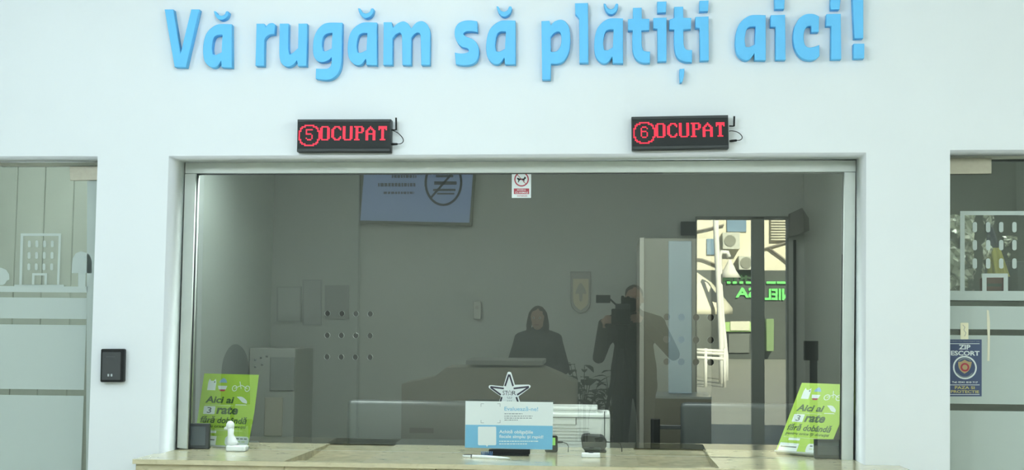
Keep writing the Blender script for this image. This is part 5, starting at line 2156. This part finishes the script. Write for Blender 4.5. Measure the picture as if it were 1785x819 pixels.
M_WIN = mat("blue_window", (0.22, 0.32, 0.42), 0.2)
w_ = fpart("window", 1267, 372, 1301, 404, 0.05, M_WIN)
fpart("window", 1232, 416, 1250, 444, 0.05, M_WIN)
fpart("shop_banner", 1262, 561, 1322, 578, 0.16, mat("green_banner", (0.42, 0.62, 0.22), 0.6))
fpart("shop_poster", 1273, 560, 1307, 576, 0.19, mat("cream_poster", (0.75, 0.72, 0.55), 0.6))
fpart("green_crates", 1336, 556, 1349, 612, 0.5, mat("crate_green", (0.22, 0.32, 0.14), 0.7))
fpart("shop_panel", 1270, 582, 1306, 615, 0.15, mat("shop_grey", (0.16, 0.17, 0.15), 0.7))


b = MB()
for k in range(9):
    v_ = 379 + k * 4.6
    add_prism(b, [bk([(1344, v_), (1374, v_), (1374, v_ + 3.2), (1344, v_ + 3.2)], SYF + 0.12)], -0.12, 0.0, frame_back(SYF + 0.12), bev=0.01)
b.build("shutter_slats", mat("shutter_beige", (0.62, 0.58, 0.44), 0.6), fac)
for pts_ in (((1205, 405), (1228, 400), (1262, 392)), ((1205, 450), (1225, 452), (1250, 462)), ((1322, 437), (1345, 430), (1378, 420)), ((1340, 432), (1362, 448), (1380, 462))):
    b = MB()
    b.tube([RV(u, v, SYF + 0.06) for u, v in pts_], 0.03, 6)
    b.build("cable", mat("grey_cable", (0.22, 0.20, 0.16), 0.7), fac)


def ac_unit(u0, v0, u1, v1, label):
    c_ = RV((u0 + u1) / 2, (v0 + v1) / 2, SYF)
    root = empty("air_conditioner", c_, label, "air conditioner")
    o_ = fpart("housing", u0, v0, u1, v1, 0.35, mat("ac_white", (0.62, 0.62, 0.52), 0.5), SYF, root)
    b = MB()
    y_ = SYF + 0.36
    c_ = RV(u0 + (u1 - u0) * 0.42, (v0 + v1) / 2, y_)
    add_prism(b, [circ(-c_.x, c_.z, 0.15, 24)], 0.0, 0.01, frame_back(y_))
    b.build("fan_grille", mat("ac_grey", (0.28, 0.28, 0.22), 0.6), root)


ac_unit(1260, 405, 1290, 434, "upper white air conditioner on the cream building, mirrored in the entrance door")
ac_unit(1288, 446, 1318, 470, "lower white air conditioner on the cream building just above the green sign")
LPY = -20.0


def lamp_post(pts, r, label, head, LPY=-20.0):
    q = [RV(u, v, LPY) for u, v in pts]
    root = empty("lamp_post", (q[-1].x, LPY, -0.02), label, "lamp post")
    b = MB()
    b.tube(q + [Vector((q[-1].x, LPY, -0.02))], r, 10)
    b.build("pole", mat("white_pole", (0.85, 0.83, 0.75), 0.5), root)
    if head:
        h = [RV(u, v, LPY) for u, v in head]
        b = MB()
        b.lathe([(0.22, 0.0), (0.14, 0.12), (0.05, 0.30), (0.03, 0.36)], h[0] - Vector((0, 0, 0.2)), 18)
        b.build("lamp_shade", mat("white_shade", (0.80, 0.77, 0.66), 0.5), root)


lamp_post([(1245.5, 330), (1249, 420), (1252.5, 500), (1256, 570), (1258, 625)], 0.055, "straight white lamp post outside, mirrored in the left part of the entrance door", None)
lamp_post([(1271, 448), (1268, 440), (1258, 439), (1254.5, 446), (1256, 500), (1260, 560), (1266, 622)], 0.045, "white lamp post with a curved arm and bell shade, mirrored beside the straight post", [(1272, 466)], -21.0)
# cream market parasol
pc = RV(1206, 470, -22.0)
pe = RV(1277, 537, -22.0)
par = empty("market_parasol", (pc.x, -22.0, -0.02), "cream parasol outside, mirrored at the left edge of the entrance door", "parasol")
b = MB()
r_ = pe.x - pc.x
b.lathe([(r_, pe.z - 0.12), (r_, pe.z), (r_ * 0.5, (pe.z + pc.z) / 2 + 0.12), (0.03, pc.z), (0.0, pc.z + 0.02)], (pc.x, -22.0, 0), 8)
b.build("canopy", mat("cream_canopy", (0.75, 0.70, 0.52), 0.8), par)
b = MB()
b.tube([(pc.x, -22.0, -0.02), (pc.x, -22.0, pc.z)], 0.04, 10)
b.build("pole", mat("parasol_pole", (0.4, 0.38, 0.3), 0.5), par)
# white bars added to stand in for glints of cars across the street
RYs = -19.0
rl = empty("car_glint_bars", (RV(1230, 615, RYs).x, RYs, -0.02), "low white bars standing in for car glints, mirrored at the foot of the lamp posts", "glint bars")
M_RAIL = mat("white_rail", (0.82, 0.80, 0.72), 0.5)
for v in (609, 614, 622.5):
    a_, c_ = RV(1205, v, RYs), RV(1264, v + 3, RYs)
    b = MB()
    b.tube([a_, c_], 0.028, 8)
    b.build("rail", M_RAIL, rl)
for u in (1206, 1230, 1263):
    a_ = RV(u, 607, RYs)
    b = MB()
    b.tube([(a_.x, RYs, -0.02), (a_.x, RYs, a_.z)], 0.03, 8)
    b.build("post", M_RAIL, rl)
